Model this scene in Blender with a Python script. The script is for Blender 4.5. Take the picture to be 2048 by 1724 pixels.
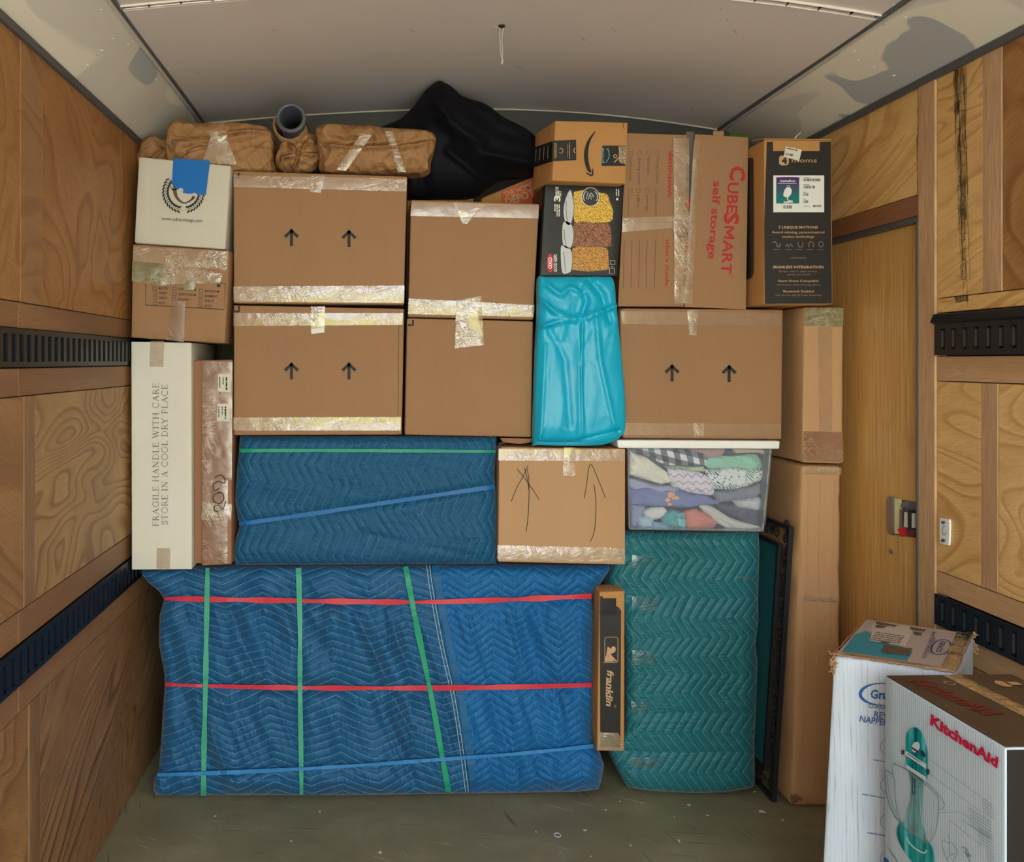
import bpy, math, random
import numpy as np
from mathutils import Vector
from mathutils.geometry import tessellate_polygon
random.seed(7)
C = bpy.context.scene.collection
for o in list(bpy.data.objects): bpy.data.objects.remove(o)

# ---------------------------------------------------------------- camera, world, light, exposure
F = 1850.0; CX = 760.0; CY = 722.0; CH = 1.48
cd = bpy.data.cameras.new('camera'); cam = bpy.data.objects.new('camera', cd); C.objects.link(cam)
cam.location = (0, 0, CH); cam.rotation_euler = (math.pi/2, 0, 0)
cd.sensor_width = 36; cd.sensor_fit = 'HORIZONTAL'; cd.lens = 36*F/2048
cd.shift_x = (1024-CX)/2048; cd.shift_y = (CY-862)/2048
cd.clip_start = 0.02
bpy.context.scene.camera = cam
YO = -1.3                                      # where the cargo space is open to the outside
w = bpy.data.worlds.new('sky'); bpy.context.scene.world = w; w.use_nodes = True
nt = w.node_tree
bg = nt.nodes['Background']; bg.inputs[0].default_value = (0.80, 0.90, 1.0, 1); bg.inputs[1].default_value = 3.0
sl = bpy.data.lights.new('sun', 'SUN'); sl.energy = 5.0; sl.angle = math.radians(2); sl.color = (1, .95, .86)
sun = bpy.data.objects.new('sun', sl); C.objects.link(sun)
sun.rotation_euler = (math.radians(-38), math.radians(12), 0)    # shines over the roof towards the yard behind the camera
pl = bpy.data.lights.new('door_opening_portal', 'AREA'); pl.shape = 'RECTANGLE'; pl.size = 2.6; pl.size_y = 2.5
pl.cycles.is_portal = True
po = bpy.data.objects.new('door_opening_portal', pl); C.objects.link(po)
po.location = (.36, YO-.02, 1.2); po.rotation_euler = (math.pi/2, 0, 0)
vs = bpy.context.scene.view_settings
bpy.context.scene.display_settings.display_device = 'sRGB'
vs.view_transform = 'Standard'; vs.look = 'None'; vs.gamma = 1; vs.use_curve_mapping = False
vs.exposure = 1.62

# ---------------------------------------------------------------- helpers
def W(x, y, d):                                  # photograph position at distance d -> point of the place
    return np.array([(x-CX)*d/F, d, CH-(y-CY)*d/F])
WL = {}
def wl(o): return WL.get(o.name, np.zeros(3)) if o is not None else np.zeros(3)
def tag(o, label=None, cat=None, group=None, kind=None):
    if label: o['label'] = label
    if cat: o['category'] = cat
    if group: o['group'] = group
    if kind: o['kind'] = kind
    return o
def thing(name, label, cat, loc, group=None, kind=None):
    o = bpy.data.objects.new(name, None); C.objects.link(o); o.location = tuple(loc); o.empty_display_size = .1
    WL[o.name] = np.array(loc, float)
    return tag(o, label, cat, group, kind)
def mk(name, parent, v, f, mat, smooth=False, uv=None, label=None):
    v = np.asarray(v, float).reshape(-1, 3)
    base = wl(parent)
    me = bpy.data.meshes.new(name)
    me.from_pydata((v-base).tolist(), [], [tuple(int(i) for i in q) for q in f])
    if uv is not None:
        ul = me.uv_layers.new(name='UVMap')
        li = np.zeros(len(me.loops), dtype=np.int32); me.loops.foreach_get('vertex_index', li)
        ul.data.foreach_set('uv', np.asarray(uv, float)[li].ravel())
    if smooth: me.shade_smooth()
    me.materials.append(mat)
    o = bpy.data.objects.new(name, me); C.objects.link(o)
    if parent is not None: o.parent = parent
    WL[o.name] = base.copy()
    if label: o['label'] = label
    return o
class MB:
    def __init__(s): s.v = []; s.f = []; s.uv = []
    def add(s, v, f, uv=None):
        n = len(s.v); s.v.extend([tuple(map(float, p)) for p in v]); s.f.extend([tuple(int(i)+n for i in q) for q in f])
        if uv is not None: s.uv.extend([tuple(q) for q in uv])
        return s
    def box(s, x0, x1, y0, y1, z0, z1):
        v = [(x, y, z) for x in (x0, x1) for y in (y0, y1) for z in (z0, z1)]
        return s.add(v, [(0,1,3,2),(4,6,7,5),(0,4,5,1),(2,3,7,6),(0,2,6,4),(1,5,7,3)])
    def make(s, name, parent, mat, smooth=False, label=None):
        return mk(name, parent, s.v, s.f, mat, smooth, s.uv if s.uv else None, label)
    def tube(s, pts, r, n=8, cap=True, flat=None):
        pts = [np.array(p, float) for p in pts]; N = len(pts); base = len(s.v); up = None
        for i, p in enumerate(pts):
            t = pts[min(i+1, N-1)]-pts[max(i-1, 0)]; t /= (np.linalg.norm(t)+1e-12)
            if up is None:
                up = np.array([0, 0, 1.]) if abs(t[2]) < .9 else np.array([1., 0, 0])
            a = np.cross(t, up); a /= (np.linalg.norm(a)+1e-12); b = np.cross(a, t); up = b
            rr = r[i] if hasattr(r, '__len__') else r
            for k in range(n):
                th = 2*math.pi*k/n
                s.v.append(tuple(p+rr*(math.cos(th)*a+math.sin(th)*b)))
        for i in range(N-1):
            for k in range(n):
                a0 = base+i*n+k; a1 = base+i*n+(k+1) % n
                s.f.append((a0, a1, a1+n, a0+n))
        if cap:
            s.f.append(tuple(base+k for k in range(n))[::-1]); s.f.append(tuple(base+(N-1)*n+k for k in range(n)))
        return s
# smooth value noise, vectorised
_rs = np.random.RandomState(11); _T = _rs.rand(64, 64, 64)
def vn(p):
    p = np.asarray(p, float); i = np.floor(p).astype(int); f = p-i; f = f*f*(3-2*f); r = 0
    for a in (0, 1):
        for b in (0, 1):
            for c in (0, 1):
                wgt = (f[..., 0] if a else 1-f[..., 0])*(f[..., 1] if b else 1-f[..., 1])*(f[..., 2] if c else 1-f[..., 2])
                r = r+wgt*_T[(i[..., 0]+a) % 64, (i[..., 1]+b) % 64, (i[..., 2]+c) % 64]
    return r*2-1
def fbm(p, o=3):
    r = 0; a = 1; p = np.asarray(p, float)
    for k in range(o): r = r+a*vn(p*2**k+k*7.3); a *= .5
    return r
def ridge(p, o=3):
    r = 0; a = 1; p = np.asarray(p, float)
    for k in range(o): r = r+a*(1-np.abs(vn(p*2**k+k*5.1))*2.2); a *= .5
    return r/1.75
def sstep(a, b, x):
    t = np.clip((x-a)/(b-a), 0, 1); return t*t*(3-2*t)

def axis(h, r, n):
    m = list(np.linspace(-h+r, h-r, n+1))
    return np.array([-h, -h+.3*r]+m+[h-.3*r, h])
def rbox(c8, r, n=(8, 4, 8), disp=None):
    """box with rounded edges through 8 corners: front TL,TR,BR,BL then back TL,TR,BR,BL"""
    c8 = [np.array(c, float) for c in c8]
    sx = np.linalg.norm(c8[1]-c8[0]); sz = np.linalg.norm(c8[3]-c8[0]); sy = np.linalg.norm(c8[4]-c8[0])
    h = np.array([sx, sy, sz])/2; r = min(r, h.min()*.9)
    ax = [axis(h[k], r, n[k]) for k in range(3)]
    V = []; Fc = []; idx = {}
    def vid(p):
        k = tuple(np.round(p, 6))
        if k not in idx: idx[k] = len(V); V.append(p)
        return idx[k]
    for k in range(3):
        a, b = [(1, 2), (2, 0), (0, 1)][k]
        for sg in (-1, 1):
            g = [[None]*len(ax[b]) for _ in ax[a]]
            for i, u in enumerate(ax[a]):
                for j, v_ in enumerate(ax[b]):
                    p = np.zeros(3); p[k] = sg*h[k]; p[a] = u; p[b] = v_
                    g[i][j] = vid(p)
            for i in range(len(ax[a])-1):
                for j in range(len(ax[b])-1):
                    q = (g[i][j], g[i+1][j], g[i+1][j+1], g[i][j+1])
                    Fc.append(q if sg > 0 else q[::-1])
    V = np.array(V); inner = np.clip(V, -(h-r), h-r); d = V-inner
    d /= np.maximum(np.linalg.norm(d, axis=1, keepdims=True), 1e-9)
    P = inner+d*r; t = (P/h+1)/2; x, y, z = t[:, 0:1], t[:, 1:2], t[:, 2:3]
    Q = ((1-y)*(z*((1-x)*c8[0]+x*c8[1])+(1-z)*((1-x)*c8[3]+x*c8[2]))
         + y*(z*((1-x)*c8[4]+x*c8[5])+(1-z)*((1-x)*c8[7]+x*c8[6])))
    if disp is not None: Q = disp(Q, d, t)
    return Q, Fc
def c8px(quad, T, back=None):
    fr = [W(*q) for q in quad]
    bk = [p+np.array([0, T, 0]) for p in fr] if back is None else back
    return fr+bk

class Plane:                                     # a flat face of a thing, addressed through the photograph
    def __init__(s, p, n=(0, -1, 0)):
        s.p = np.array(p, float); n = np.array(n, float); s.n = n/np.linalg.norm(n)
        if s.n @ (np.array([0, 0, CH])-s.p) < 0: s.n = -s.n
    def pt(s, x, y, off=0):
        c = np.array([0, 0, CH]); q = np.array([(x-CX)/F, 1, -(y-CY)/F])
        return c+q*((s.n @ (s.p-c))/(s.n @ q))+s.n*off
def plane3(a, b, c): return Plane(a, np.cross(np.array(b)-a, np.array(c)-a))
class Quad:                                      # a face addressed by its own 0..1 coordinates (u right, v down)
    def __init__(s, tl, tr, br, bl, out):
        s.c = [np.array(q, float) for q in (tl, tr, br, bl)]
        n = np.cross(s.c[1]-s.c[0], s.c[3]-s.c[0]); n /= np.linalg.norm(n)
        s.n = n if n @ np.array(out) > 0 else -n
    def pt(s, u, v, off=0):
        a, b, c, d = s.c
        return (1-v)*((1-u)*a+u*b)+v*((1-u)*d+u*c)+s.n*off
_tc = {}
def textmesh(s, bold=0.0):
    k = (s, bold)
    if k in _tc: return _tc[k]
    cu = bpy.data.curves.new('t', 'FONT'); cu.body = s; cu.size = 1; cu.offset = bold; cu.resolution_u = 2
    ob = bpy.data.objects.new('t', cu); C.objects.link(ob)
    dg = bpy.context.evaluated_depsgraph_get(); me = bpy.data.meshes.new_from_object(ob.evaluated_get(dg))
    v = np.array([p.co[:2] for p in me.vertices]) if len(me.vertices) else np.zeros((0, 2))
    f = [tuple(p.vertices) for p in me.polygons]
    bpy.data.objects.remove(ob); bpy.data.curves.remove(cu); bpy.data.meshes.remove(me)
    _tc[k] = (v, f); return _tc[k]
def smoothpts(pts, n=6, closed=False):
    pts = [np.array(p, float) for p in pts]; N = len(pts); out = []
    rng = range(N if closed else N-1)
    for i in rng:
        p0 = pts[(i-1) % N] if closed or i > 0 else pts[i]
        p1 = pts[i]; p2 = pts[(i+1) % N]
        p3 = pts[(i+2) % N] if closed or i+2 < N else p2
        for k in range(n):
            t = k/n
            out.append(.5*((2*p1)+(-p0+p2)*t+(2*p0-5*p1+4*p2-p3)*t*t+(-p0+3*p1-3*p2+p3)*t**3))
    if not closed: out.append(pts[-1])
    return out
class Ink(MB):                                   # flat print on a face
    def __init__(s, surf, off=.0013): super().__init__(); s.s = surf; s.o = off
    def P(s, x, y): return s.s.pt(x, y, s.o)
    def poly(s, pts):
        v = [s.P(*p) for p in pts]
        tr = tessellate_polygon([[Vector((p[0], p[1], 0)) for p in pts]])
        return s.add(v, tr)
    def rect(s, x0, y0, x1, y1): return s.poly([(x0, y0), (x1, y0), (x1, y1), (x0, y1)])
    def ell(s, cx, cy, rx, ry, n=28, rot=0):
        c, q = math.cos(rot), math.sin(rot)
        return s.poly([(cx+c*rx*math.cos(t)-q*ry*math.sin(t), cy+q*rx*math.cos(t)+c*ry*math.sin(t)) for t in [2*math.pi*k/n for k in range(n)]])
    def line(s, pts, wd, closed=False):
        pts = [np.array(p, float) for p in pts]; N = len(pts); L = []; R = []
        for i in range(N):
            a = pts[(i-1) % N] if closed or i > 0 else pts[i]; b = pts[(i+1) % N] if closed or i < N-1 else pts[i]
            t = b-a; t /= (np.linalg.norm(t)+1e-9); n = np.array([-t[1], t[0]])*(wd[i] if hasattr(wd, '__len__') else wd)/2
            L.append(pts[i]+n); R.append(pts[i]-n)
        v = [s.P(*p) for p in L]+[s.P(*p) for p in R]
        f = [(i, (i+1) % N, N+(i+1) % N, N+i) for i in range(N if closed else N-1)]
        return s.add(v, f)
    def frame(s, x0, y0, x1, y1, wd): return s.line([(x0, y0), (x1, y0), (x1, y1), (x0, y1)], wd, True)
    def ring(s, cx, cy, rx, ry, wd, n=32, a0=0, a1=360):
        full = abs(a1-a0) >= 360
        T = [math.radians(a0+(a1-a0)*k/(n if full else n-1)) for k in range(n)]
        return s.line([(cx+rx*math.cos(t), cy+ry*math.sin(t)) for t in T], wd, full)
    def text2(s, t, x, y, e1, e2, bold=0., shear=0.):
        v, f = textmesh(t, bold)
        if not len(v): return s
        a0, a1 = v[:, 0].min(), v[:, 0].max(); e1 = np.array(e1, float); e2 = np.array(e2, float)
        pts = []
        for a, b in v:
            q = np.array([x, y])+e1*((a-a0)/(a1-a0))+(e2+shear*np.linalg.norm(e2)*e1/np.linalg.norm(e1))*(b/.70)
            pts.append(s.P(*q))
        return s.add(pts, f)
    def text(s, t, x, y, L, H, ang=0, bold=0., shear=0.):
        a = math.radians(ang); e1 = np.array([math.cos(a), math.sin(a)]); e2 = np.array([math.sin(a), -math.cos(a)])
        return s.text2(t, x, y, e1*L, e2*H, bold, shear)
    def dashes(s, x, y, L, H, ang=0, seed=0):     # print too small to read
        rr = random.Random(seed); a = math.radians(ang); e = np.array([math.cos(a), math.sin(a)]); n = np.array([-e[1], e[0]])
        t = 0; o = np.array([x, y])
        while t < L:
            l = min(L-t, H*rr.uniform(.5, 2.4)); p = o+e*t; q = o+e*(t+l)
            s.poly([p, q, q+n*H, p+n*H]); t += l+H*rr.uniform(.25, .6)
        return s
def sheet(surf, q4, nx, ny, off, amp, seed=0, freq=60):   # thin film with wrinkles (tape, labels)
    V = []; uv = []
    for j in range(ny+1):
        for i in range(nx+1):
            u = i/nx; v = j/ny
            x = (1-v)*((1-u)*q4[0][0]+u*q4[1][0])+v*((1-u)*q4[3][0]+u*q4[2][0])
            y = (1-v)*((1-u)*q4[0][1]+u*q4[1][1])+v*((1-u)*q4[3][1]+u*q4[2][1])
            p = surf.pt(x, y, 0); V.append(p); uv.append((u, v))
    V = np.array(V); e = amp*(fbm(V*freq+seed*3.7, 2)*.7+.5)
    edge = np.array([(min(a, 1-a, b, 1-b) > .001) for a, b in uv])
    V = V+surf.n*(off+np.abs(e)*edge)[:, None]
    f = [(j*(nx+1)+i, j*(nx+1)+i+1, (j+1)*(nx+1)+i+1, (j+1)*(nx+1)+i) for j in range(ny) for i in range(nx)]
    return V, f, uv
def tape(parent, surf, q4, mat, seed=0, amp=.0009, off=.0017, n=None, name='tape', label=None):
    if len(q4) == 2: (x0, y0), (x1, y1) = q4; q4 = [(x0, y0), (x1, y0), (x1, y1), (x0, y1)]
    a = np.linalg.norm(surf.pt(*q4[1])-surf.pt(*q4[0])); b = np.linalg.norm(surf.pt(*q4[3])-surf.pt(*q4[0]))
    nx = max(3, min(60, int(a/.010))); ny = max(3, min(60, int(b/.010)))
    v, f, uv = sheet(surf, q4, nx, ny, off, amp, seed)
    return mk(name, parent, v, f, mat, True, uv, label)
def ragged(pts, amp, seed, n=5):                  # torn outline
    rr = random.Random(seed); out = []
    for i in range(len(pts)):
        a = np.array(pts[i], float); b = np.array(pts[(i+1) % len(pts)], float)
        for k in range(n): out.append(tuple(a+(b-a)*k/n+np.array([rr.uniform(-amp, amp), rr.uniform(-amp, amp)])))
    return out
def pillow(outline, d, T, p=2.0, rings=14, n=96, Tb=None, amp=0, freq=20, seed=0, fn=None, closed_smooth=True, cen=None, sub=5):
    """swollen form with the given outline; d = distance of its outline, T = how far it swells forward"""
    pts = smoothpts(outline, sub, True) if closed_smooth else [np.array(q, float) for q in outline]
    P = np.array(pts); seg = np.linalg.norm(np.roll(P, -1, 0)-P, axis=1); cum = np.concatenate([[0], np.cumsum(seg)])
    t = np.linspace(0, cum[-1], n, endpoint=False); Pc = np.vstack([P, P[:1]])
    R = np.stack([np.interp(t, cum, Pc[:, 0]), np.interp(t, cum, Pc[:, 1])], 1)
    c = R.mean(0) if cen is None else np.array(cen, float); Tb = T if Tb is None else Tb
    ss = np.sin(np.linspace(1, 0, rings+1)[:-1]*math.pi/2)
    V = []; off = []
    def lay(sgn, TT):
        out = []
        for s in ss:
            q = c+(R-c)*s; o = TT*max(0, 1-s**p)**(1/p)
            for a in q: V.append(W(a[0], a[1], d)); off.append(sgn*o)
        V.append(W(c[0], c[1], d)); off.append(sgn*TT)
    lay(-1, T); nf = len(V); lay(1, Tb)
    V = np.array(V); off = np.array(off); V[:, 1] += off
    if amp: 
        e = amp*fbm(V*freq+seed*9.1, 3); V[:, 1] -= e
    if fn is not None: V = fn(V, off)
    f = []
    m = len(ss)
    for b, rev in ((0, False), (nf, True)):
        for i in range(m-1):
            for k in range(n):
                q = (b+i*n+k, b+i*n+(k+1) % n, b+(i+1)*n+(k+1) % n, b+(i+1)*n+k); f.append(q[::-1] if rev else q)
        for k in range(n):
            q = (b+(m-1)*n+k, b+(m-1)*n+(k+1) % n, b+m*n); f.append(q[::-1] if rev else q)
    # weld rims: outer ring of the back half is the front's outer ring
    mp = {nf+k: k for k in range(n)}
    f = [tuple(mp.get(i, i) for i in q) for q in f]
    used = sorted({i for q in f for i in q}); rm = {a: b for b, a in enumerate(used)}
    return V[used], [tuple(rm[i] for i in q) for q in f]

# ---------------------------------------------------------------- materials
def s2l(c): return tuple((x/255/12.92 if x/255 <= .04045 else ((x/255+.055)/1.055)**2.4) for x in c)
class NB:
    def __init__(s, name):
        s.m = bpy.data.materials.new(name); s.m.use_nodes = True; s.t = s.m.node_tree
        s.b = s.t.nodes['Principled BSDF']; s.out = s.t.nodes['Material Output']
        s.b.inputs['Specular IOR Level'].default_value = .35
    def n(s, ty, **kw):
        nd = s.t.nodes.new(ty)
        for k, v in kw.items(): setattr(nd, k, v)
        return nd
    def l(s, a, b): s.t.links.new(a, b)
    def sk(s, inp, v):
        if isinstance(v, (int, float)): inp.default_value = v
        elif isinstance(v, tuple): inp.default_value = v if len(v) == len(inp.default_value) else (*v, 1)
        else: s.l(v, inp)
    def co(s, kind='Object'): return s.n('ShaderNodeTexCoord').outputs[kind]
    def mp(s, vec, sc=(1, 1, 1), rot=(0, 0, 0), loc=(0, 0, 0)):
        if any(rot):
            r0 = s.n('ShaderNodeMapping'); s.l(vec, r0.inputs[0]); r0.inputs['Rotation'].default_value = rot; vec = r0.outputs[0]
        nd = s.n('ShaderNodeMapping'); s.l(vec, nd.inputs[0]); nd.inputs['Scale'].default_value = sc; nd.inputs['Location'].default_value = loc; return nd.outputs[0]
    def noise(s, vec, sc=5, det=3, rough=.5, dist=0, col=False):
        nd = s.n('ShaderNodeTexNoise'); s.l(vec, nd.inputs['Vector']); nd.inputs['Scale'].default_value = sc
        nd.inputs['Detail'].default_value = det; nd.inputs['Roughness'].default_value = rough; nd.inputs['Distortion'].default_value = dist
        return nd.outputs['Color' if col else 'Fac']
    def vor(s, vec, sc, out='Distance', feat='F1', rnd=1):
        nd = s.n('ShaderNodeTexVoronoi', feature=feat); s.l(vec, nd.inputs['Vector']); nd.inputs['Scale'].default_value = sc
        nd.inputs['Randomness'].default_value = rnd; return nd.outputs[out]
    def m_(s, op, a, b=0, c=None, clamp=False):
        nd = s.n('ShaderNodeMath', operation=op); nd.use_clamp = clamp; s.sk(nd.inputs[0], a); s.sk(nd.inputs[1], b)
        if c is not None: s.sk(nd.inputs[2], c)
        return nd.outputs[0]
    def ramp(s, f, stops, interp='LINEAR'):
        nd = s.n('ShaderNodeValToRGB'); s.l(f, nd.inputs[0]); cr = nd.color_ramp; cr.interpolation = interp
        for i, (p, c) in enumerate(stops):
            e = cr.elements[i] if i < 2 else cr.elements.new(p)
            e.position = p; e.color = (*c, 1) if len(c) == 3 else c
        return nd.outputs[0]
    def mix(s, f, a, b, mode='MIX'):
        nd = s.n('ShaderNodeMix', data_type='RGBA', blend_type=mode); s.sk(nd.inputs[0], f); s.sk(nd.inputs[6], a); s.sk(nd.inputs[7], b)
        return nd.outputs[2]
    def sep(s, v): 
        nd = s.n('ShaderNodeSeparateXYZ'); s.l(v, nd.inputs[0]); return nd.outputs
    def comb(s, x, y, z=0.):
        nd = s.n('ShaderNodeCombineXYZ'); s.sk(nd.inputs[0], x); s.sk(nd.inputs[1], y); s.sk(nd.inputs[2], z); return nd.outputs[0]
    def bump(s, h, st=.3, dist=.002, nrm=None):
        nd = s.n('ShaderNodeBump'); s.l(h, nd.inputs['Height']); nd.inputs['Strength'].default_value = st; nd.inputs['Distance'].default_value = dist
        if nrm is not None: s.l(nrm, nd.inputs['Normal'])
        s.l(nd.outputs[0], s.b.inputs['Normal']); return nd.outputs[0]
    def col(s, c): s.sk(s.b.inputs['Base Color'], c); return s
    def rough(s, r): s.sk(s.b.inputs['Roughness'], r); return s
    def metal(s, r=1.): s.b.inputs['Metallic'].default_value = r; return s
def flat(name, c, r=.6, metal=0, spec=.35):
    b = NB(name); b.col(s2l(c)).rough(r).metal(metal); b.b.inputs['Specular IOR Level'].default_value = spec; return b.m
def mul(c, k): return tuple(x*k for x in c)
def cardboard(name, c, horiz=False, worn=.25, rib=.12):
    b = NB(name); o = b.co(); base = s2l(c)
    n1 = b.noise(o, 3.5, 4, .6); n2 = b.noise(b.mp(o, (1, 1, 14) if horiz else (14, 1, 1)), 14, 3)
    cc = b.mix(n1, mul(base, .86), mul(base, 1.13)); cc = b.mix(b.m_('MULTIPLY', n2, worn), cc, mul(base, 1.25))
    sp = b.noise(o, 260, 2); cc = b.mix(b.m_('MULTIPLY', sp, .22), cc, mul(base, .62))
    sc = b.ramp(b.noise(b.mp(o, (1, 1, 5), (0, .7, 0)), 9, 6, .75), [(.66, (0, 0, 0)), (.72, (1, 1, 1))])
    cc = b.mix(b.m_('MULTIPLY', sc, .16), cc, mul(base, 1.5))
    b.col(cc).rough(.72)
    xyz = b.sep(o); ax = xyz[2] if horiz else xyz[0]
    wv = b.m_('SINE', b.m_('MULTIPLY', ax, 1100.)); h = b.m_('ADD', b.m_('MULTIPLY', wv, rib), b.m_('MULTIPLY', n1, 1.4)); h = b.m_('ADD', h, b.m_('MULTIPLY', sp, .25))
    b.bump(h, .25, .0012); return b.m
def glossify(b, r, ior):
    nrm = b.b.inputs['Normal'].links[0].from_socket if b.b.inputs['Normal'].links else None
    gl = b.n('ShaderNodeBsdfGlossy'); gl.inputs['Roughness'].default_value = r; fr = b.n('ShaderNodeFresnel'); fr.inputs['IOR'].default_value = ior
    if nrm is not None: b.l(nrm, gl.inputs['Normal']); b.l(nrm, fr.inputs['Normal'])
    mx = b.n('ShaderNodeMixShader'); b.l(fr.outputs[0], mx.inputs[0]); b.l(b.b.outputs[0], mx.inputs[1]); b.l(gl.outputs[0], mx.inputs[2]); b.l(mx.outputs[0], b.out.inputs[0])
def film(name, c, alpha, r=.12, wr=1., streak=(1, 1, 1), fs=34, spec=.8, crease=.0012):
    b = NB(name); o = b.co(); b.b.inputs['Specular IOR Level'].default_value = spec
    def cr(vec, sc, di):
        v = b.noise(vec, sc, 2, .5, di); return b.m_('POWER', b.m_('SUBTRACT', 1., b.m_('ABSOLUTE', b.m_('MULTIPLY', b.m_('SUBTRACT', v, .5), 5.), clamp=True), clamp=True), 7.)
    n = b.noise(b.mp(o, streak), fs*.5, 3, .6, .8)
    c1 = cr(b.mp(o, (.45, 1, 2.2), (0, .25, 0)), fs*.75, 1.2); c2 = cr(b.mp(o, (2.4, 1, .5), (0, .5, 0), (3, 0, 1)), fs*.6, 1.4)
    lines = b.m_('MAXIMUM', c1, b.m_('MULTIPLY', c2, .8)); lines = b.m_('MULTIPLY', lines, b.ramp(b.noise(b.mp(o, loc=(5, 0, 2)), 9, 2), [(.38, (.08, .08, .08)), (.62, (1, 1, 1))]))
    h = b.m_('ADD', b.m_('MULTIPLY', n, 1.5), b.m_('MULTIPLY', lines, .45*wr))
    b.bump(h, .7*min(wr, 1.2), crease)
    b.col(b.mix(b.m_('MULTIPLY', lines, min(.8, .45*wr)), s2l(c), s2l((244, 232, 212)))).rough(r)
    b.sk(b.b.inputs['Alpha'], b.m_('ADD', b.m_('ADD', alpha, b.m_('MULTIPLY', lines, .45*min(wr, 1.2))), b.m_('MULTIPLY', b.m_('SUBTRACT', n, .5), .25), clamp=True))
    glossify(b, r, 1.75); return b.m
def plywood(name, light, dark, bands=9., sc=1.5, rot=0., str_=(1., 2.4), fine=.35, stain=.25, dist=.5, edge=.12):
    b = NB(name); uv = b.co('UV'); L = s2l(light); D = s2l(dark)
    m = b.mp(uv, (str_[0], str_[1], 1), (0, 0, rot))
    n = b.noise(m, sc, 2, .45, dist)
    t = b.m_('FRACT', b.m_('MULTIPLY', n, bands))
    tri = b.ramp(t, [(0, (0, 0, 0)), (.62, (.35, .35, .35)), (.82, (1, 1, 1)), (.95, (.55, .55, .55)), (1, (0, 0, 0))])
    amt = b.noise(uv, 2.1, 2); fac = b.m_('MULTIPLY', tri, b.m_('MULTIPLY', amt, 1.45), clamp=True)
    cc = b.mix(fac, L, D)
    vt = str_[0] > 2
    fib = b.noise(b.mp(uv, (str_[0]*9, str_[1]*2.4, 1) if vt else (str_[0]*3.2, str_[1]*26, 1), (0, 0, rot)), 5, 4, .65); cc = b.mix(b.m_('MULTIPLY', b.ramp(fib, [(.42, (0, 0, 0)), (.68, (1, 1, 1))]), fine), cc, mul(D, .72)); fib2 = b.noise(b.mp(uv, (str_[0]*24, str_[1]*5, 1) if vt else (str_[0]*9, str_[1]*70, 1), (0, 0, rot)), 4, 3, .6); cc = b.mix(b.m_('MULTIPLY', b.ramp(fib2, [(.5, (0, 0, 0)), (.62, (1, 1, 1))]), fine*.8), cc, mul(D, .6))
    big = b.noise(uv, 2.6, 3, .6); cc = b.mix(b.ramp(big, [(.35, (0, 0, 0)), (.75, (.8, .8, .8))]), cc, b.mix(.5, cc, mul(D, .85)))
    gr = b.ramp(b.noise(b.mp(uv, (1, 2.5, 1), loc=(3, 7, 0)), 4.2, 5, .7), [(.62, (0, 0, 0)), (.78, (1, 1, 1))])
    cc = b.mix(b.m_('MULTIPLY', gr, stain), cc, s2l((88, 80, 66)))
    sp = b.ramp(b.noise(uv, 70, 2), [(.74, (0, 0, 0)), (.78, (1, 1, 1))]); cc = b.mix(b.m_('MULTIPLY', sp, .5), cc, mul(D, .4))
    b.col(cc).rough(.48); b.b.inputs['Specular IOR Level'].default_value = .3
    b.bump(b.m_('ADD', fib, b.m_('MULTIPLY', tri, .5)), .35, .0016); return b.m
def quilt(name, c, thread, P, A, S, dash=.005, sw=.0008, gl=.55, dk=.8, puck=(18, 90)):
    b = NB(name); uv = b.co('UV'); x, y, _ = b.sep(uv)
    z = b.m_('MULTIPLY', b.m_('ABSOLUTE', b.m_('SUBTRACT', b.m_('FRACT', b.m_('DIVIDE', x, P)), .5)), 2*A)
    f = b.m_('ABSOLUTE', b.m_('SUBTRACT', b.m_('FRACT', b.m_('DIVIDE', b.m_('ADD', y, z), S)), .5))
    dist = b.m_('MULTIPLY', b.m_('SUBTRACT', .5, f), S)
    ln = b.m_('LESS_THAN', dist, sw)
    da = b.m_('GREATER_THAN', b.m_('FRACT', b.m_('DIVIDE', x, dash)), .32)
    mask = b.m_('MULTIPLY', ln, da)
    base = s2l(c); nn = b.noise(uv, 4, 4); cc = b.mix(nn, mul(base, .8), mul(base, 1.22))
    wn = b.noise(b.mp(uv, (1, 1, 1)), 420, 2); cc = b.mix(b.m_('MULTIPLY', wn, .3), cc, mul(base, .6))
    sg = b.noise(uv, 9, 3); cc = b.mix(b.m_('MULTIPLY', mask, b.m_('ADD', .2, b.m_('MULTIPLY', sg, .75), clamp=True)), cc, s2l(thread))
    b.col(cc).rough(gl); b.b.inputs['Specular IOR Level'].default_value = .25
    b.b.inputs['Sheen Weight'].default_value = .15; b.b.inputs['Sheen Roughness'].default_value = .4
    pil = b.m_('POWER', b.m_('MULTIPLY', dist, 2/S), .55)
    w1 = b.noise(b.mp(uv, (puck[1]/puck[0], 1, 1)), puck[0], 3, .6, .5)
    w1 = b.m_('MULTIPLY', w1, b.noise(uv, 5, 2))
    h = b.m_('ADD', b.m_('MULTIPLY', pil, .0046), b.m_('MULTIPLY', w1, .013)); h = b.m_('ADD', h, b.m_('MULTIPLY', wn, .0003))
    b.bump(h, dk, 1.0); return b.m
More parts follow.
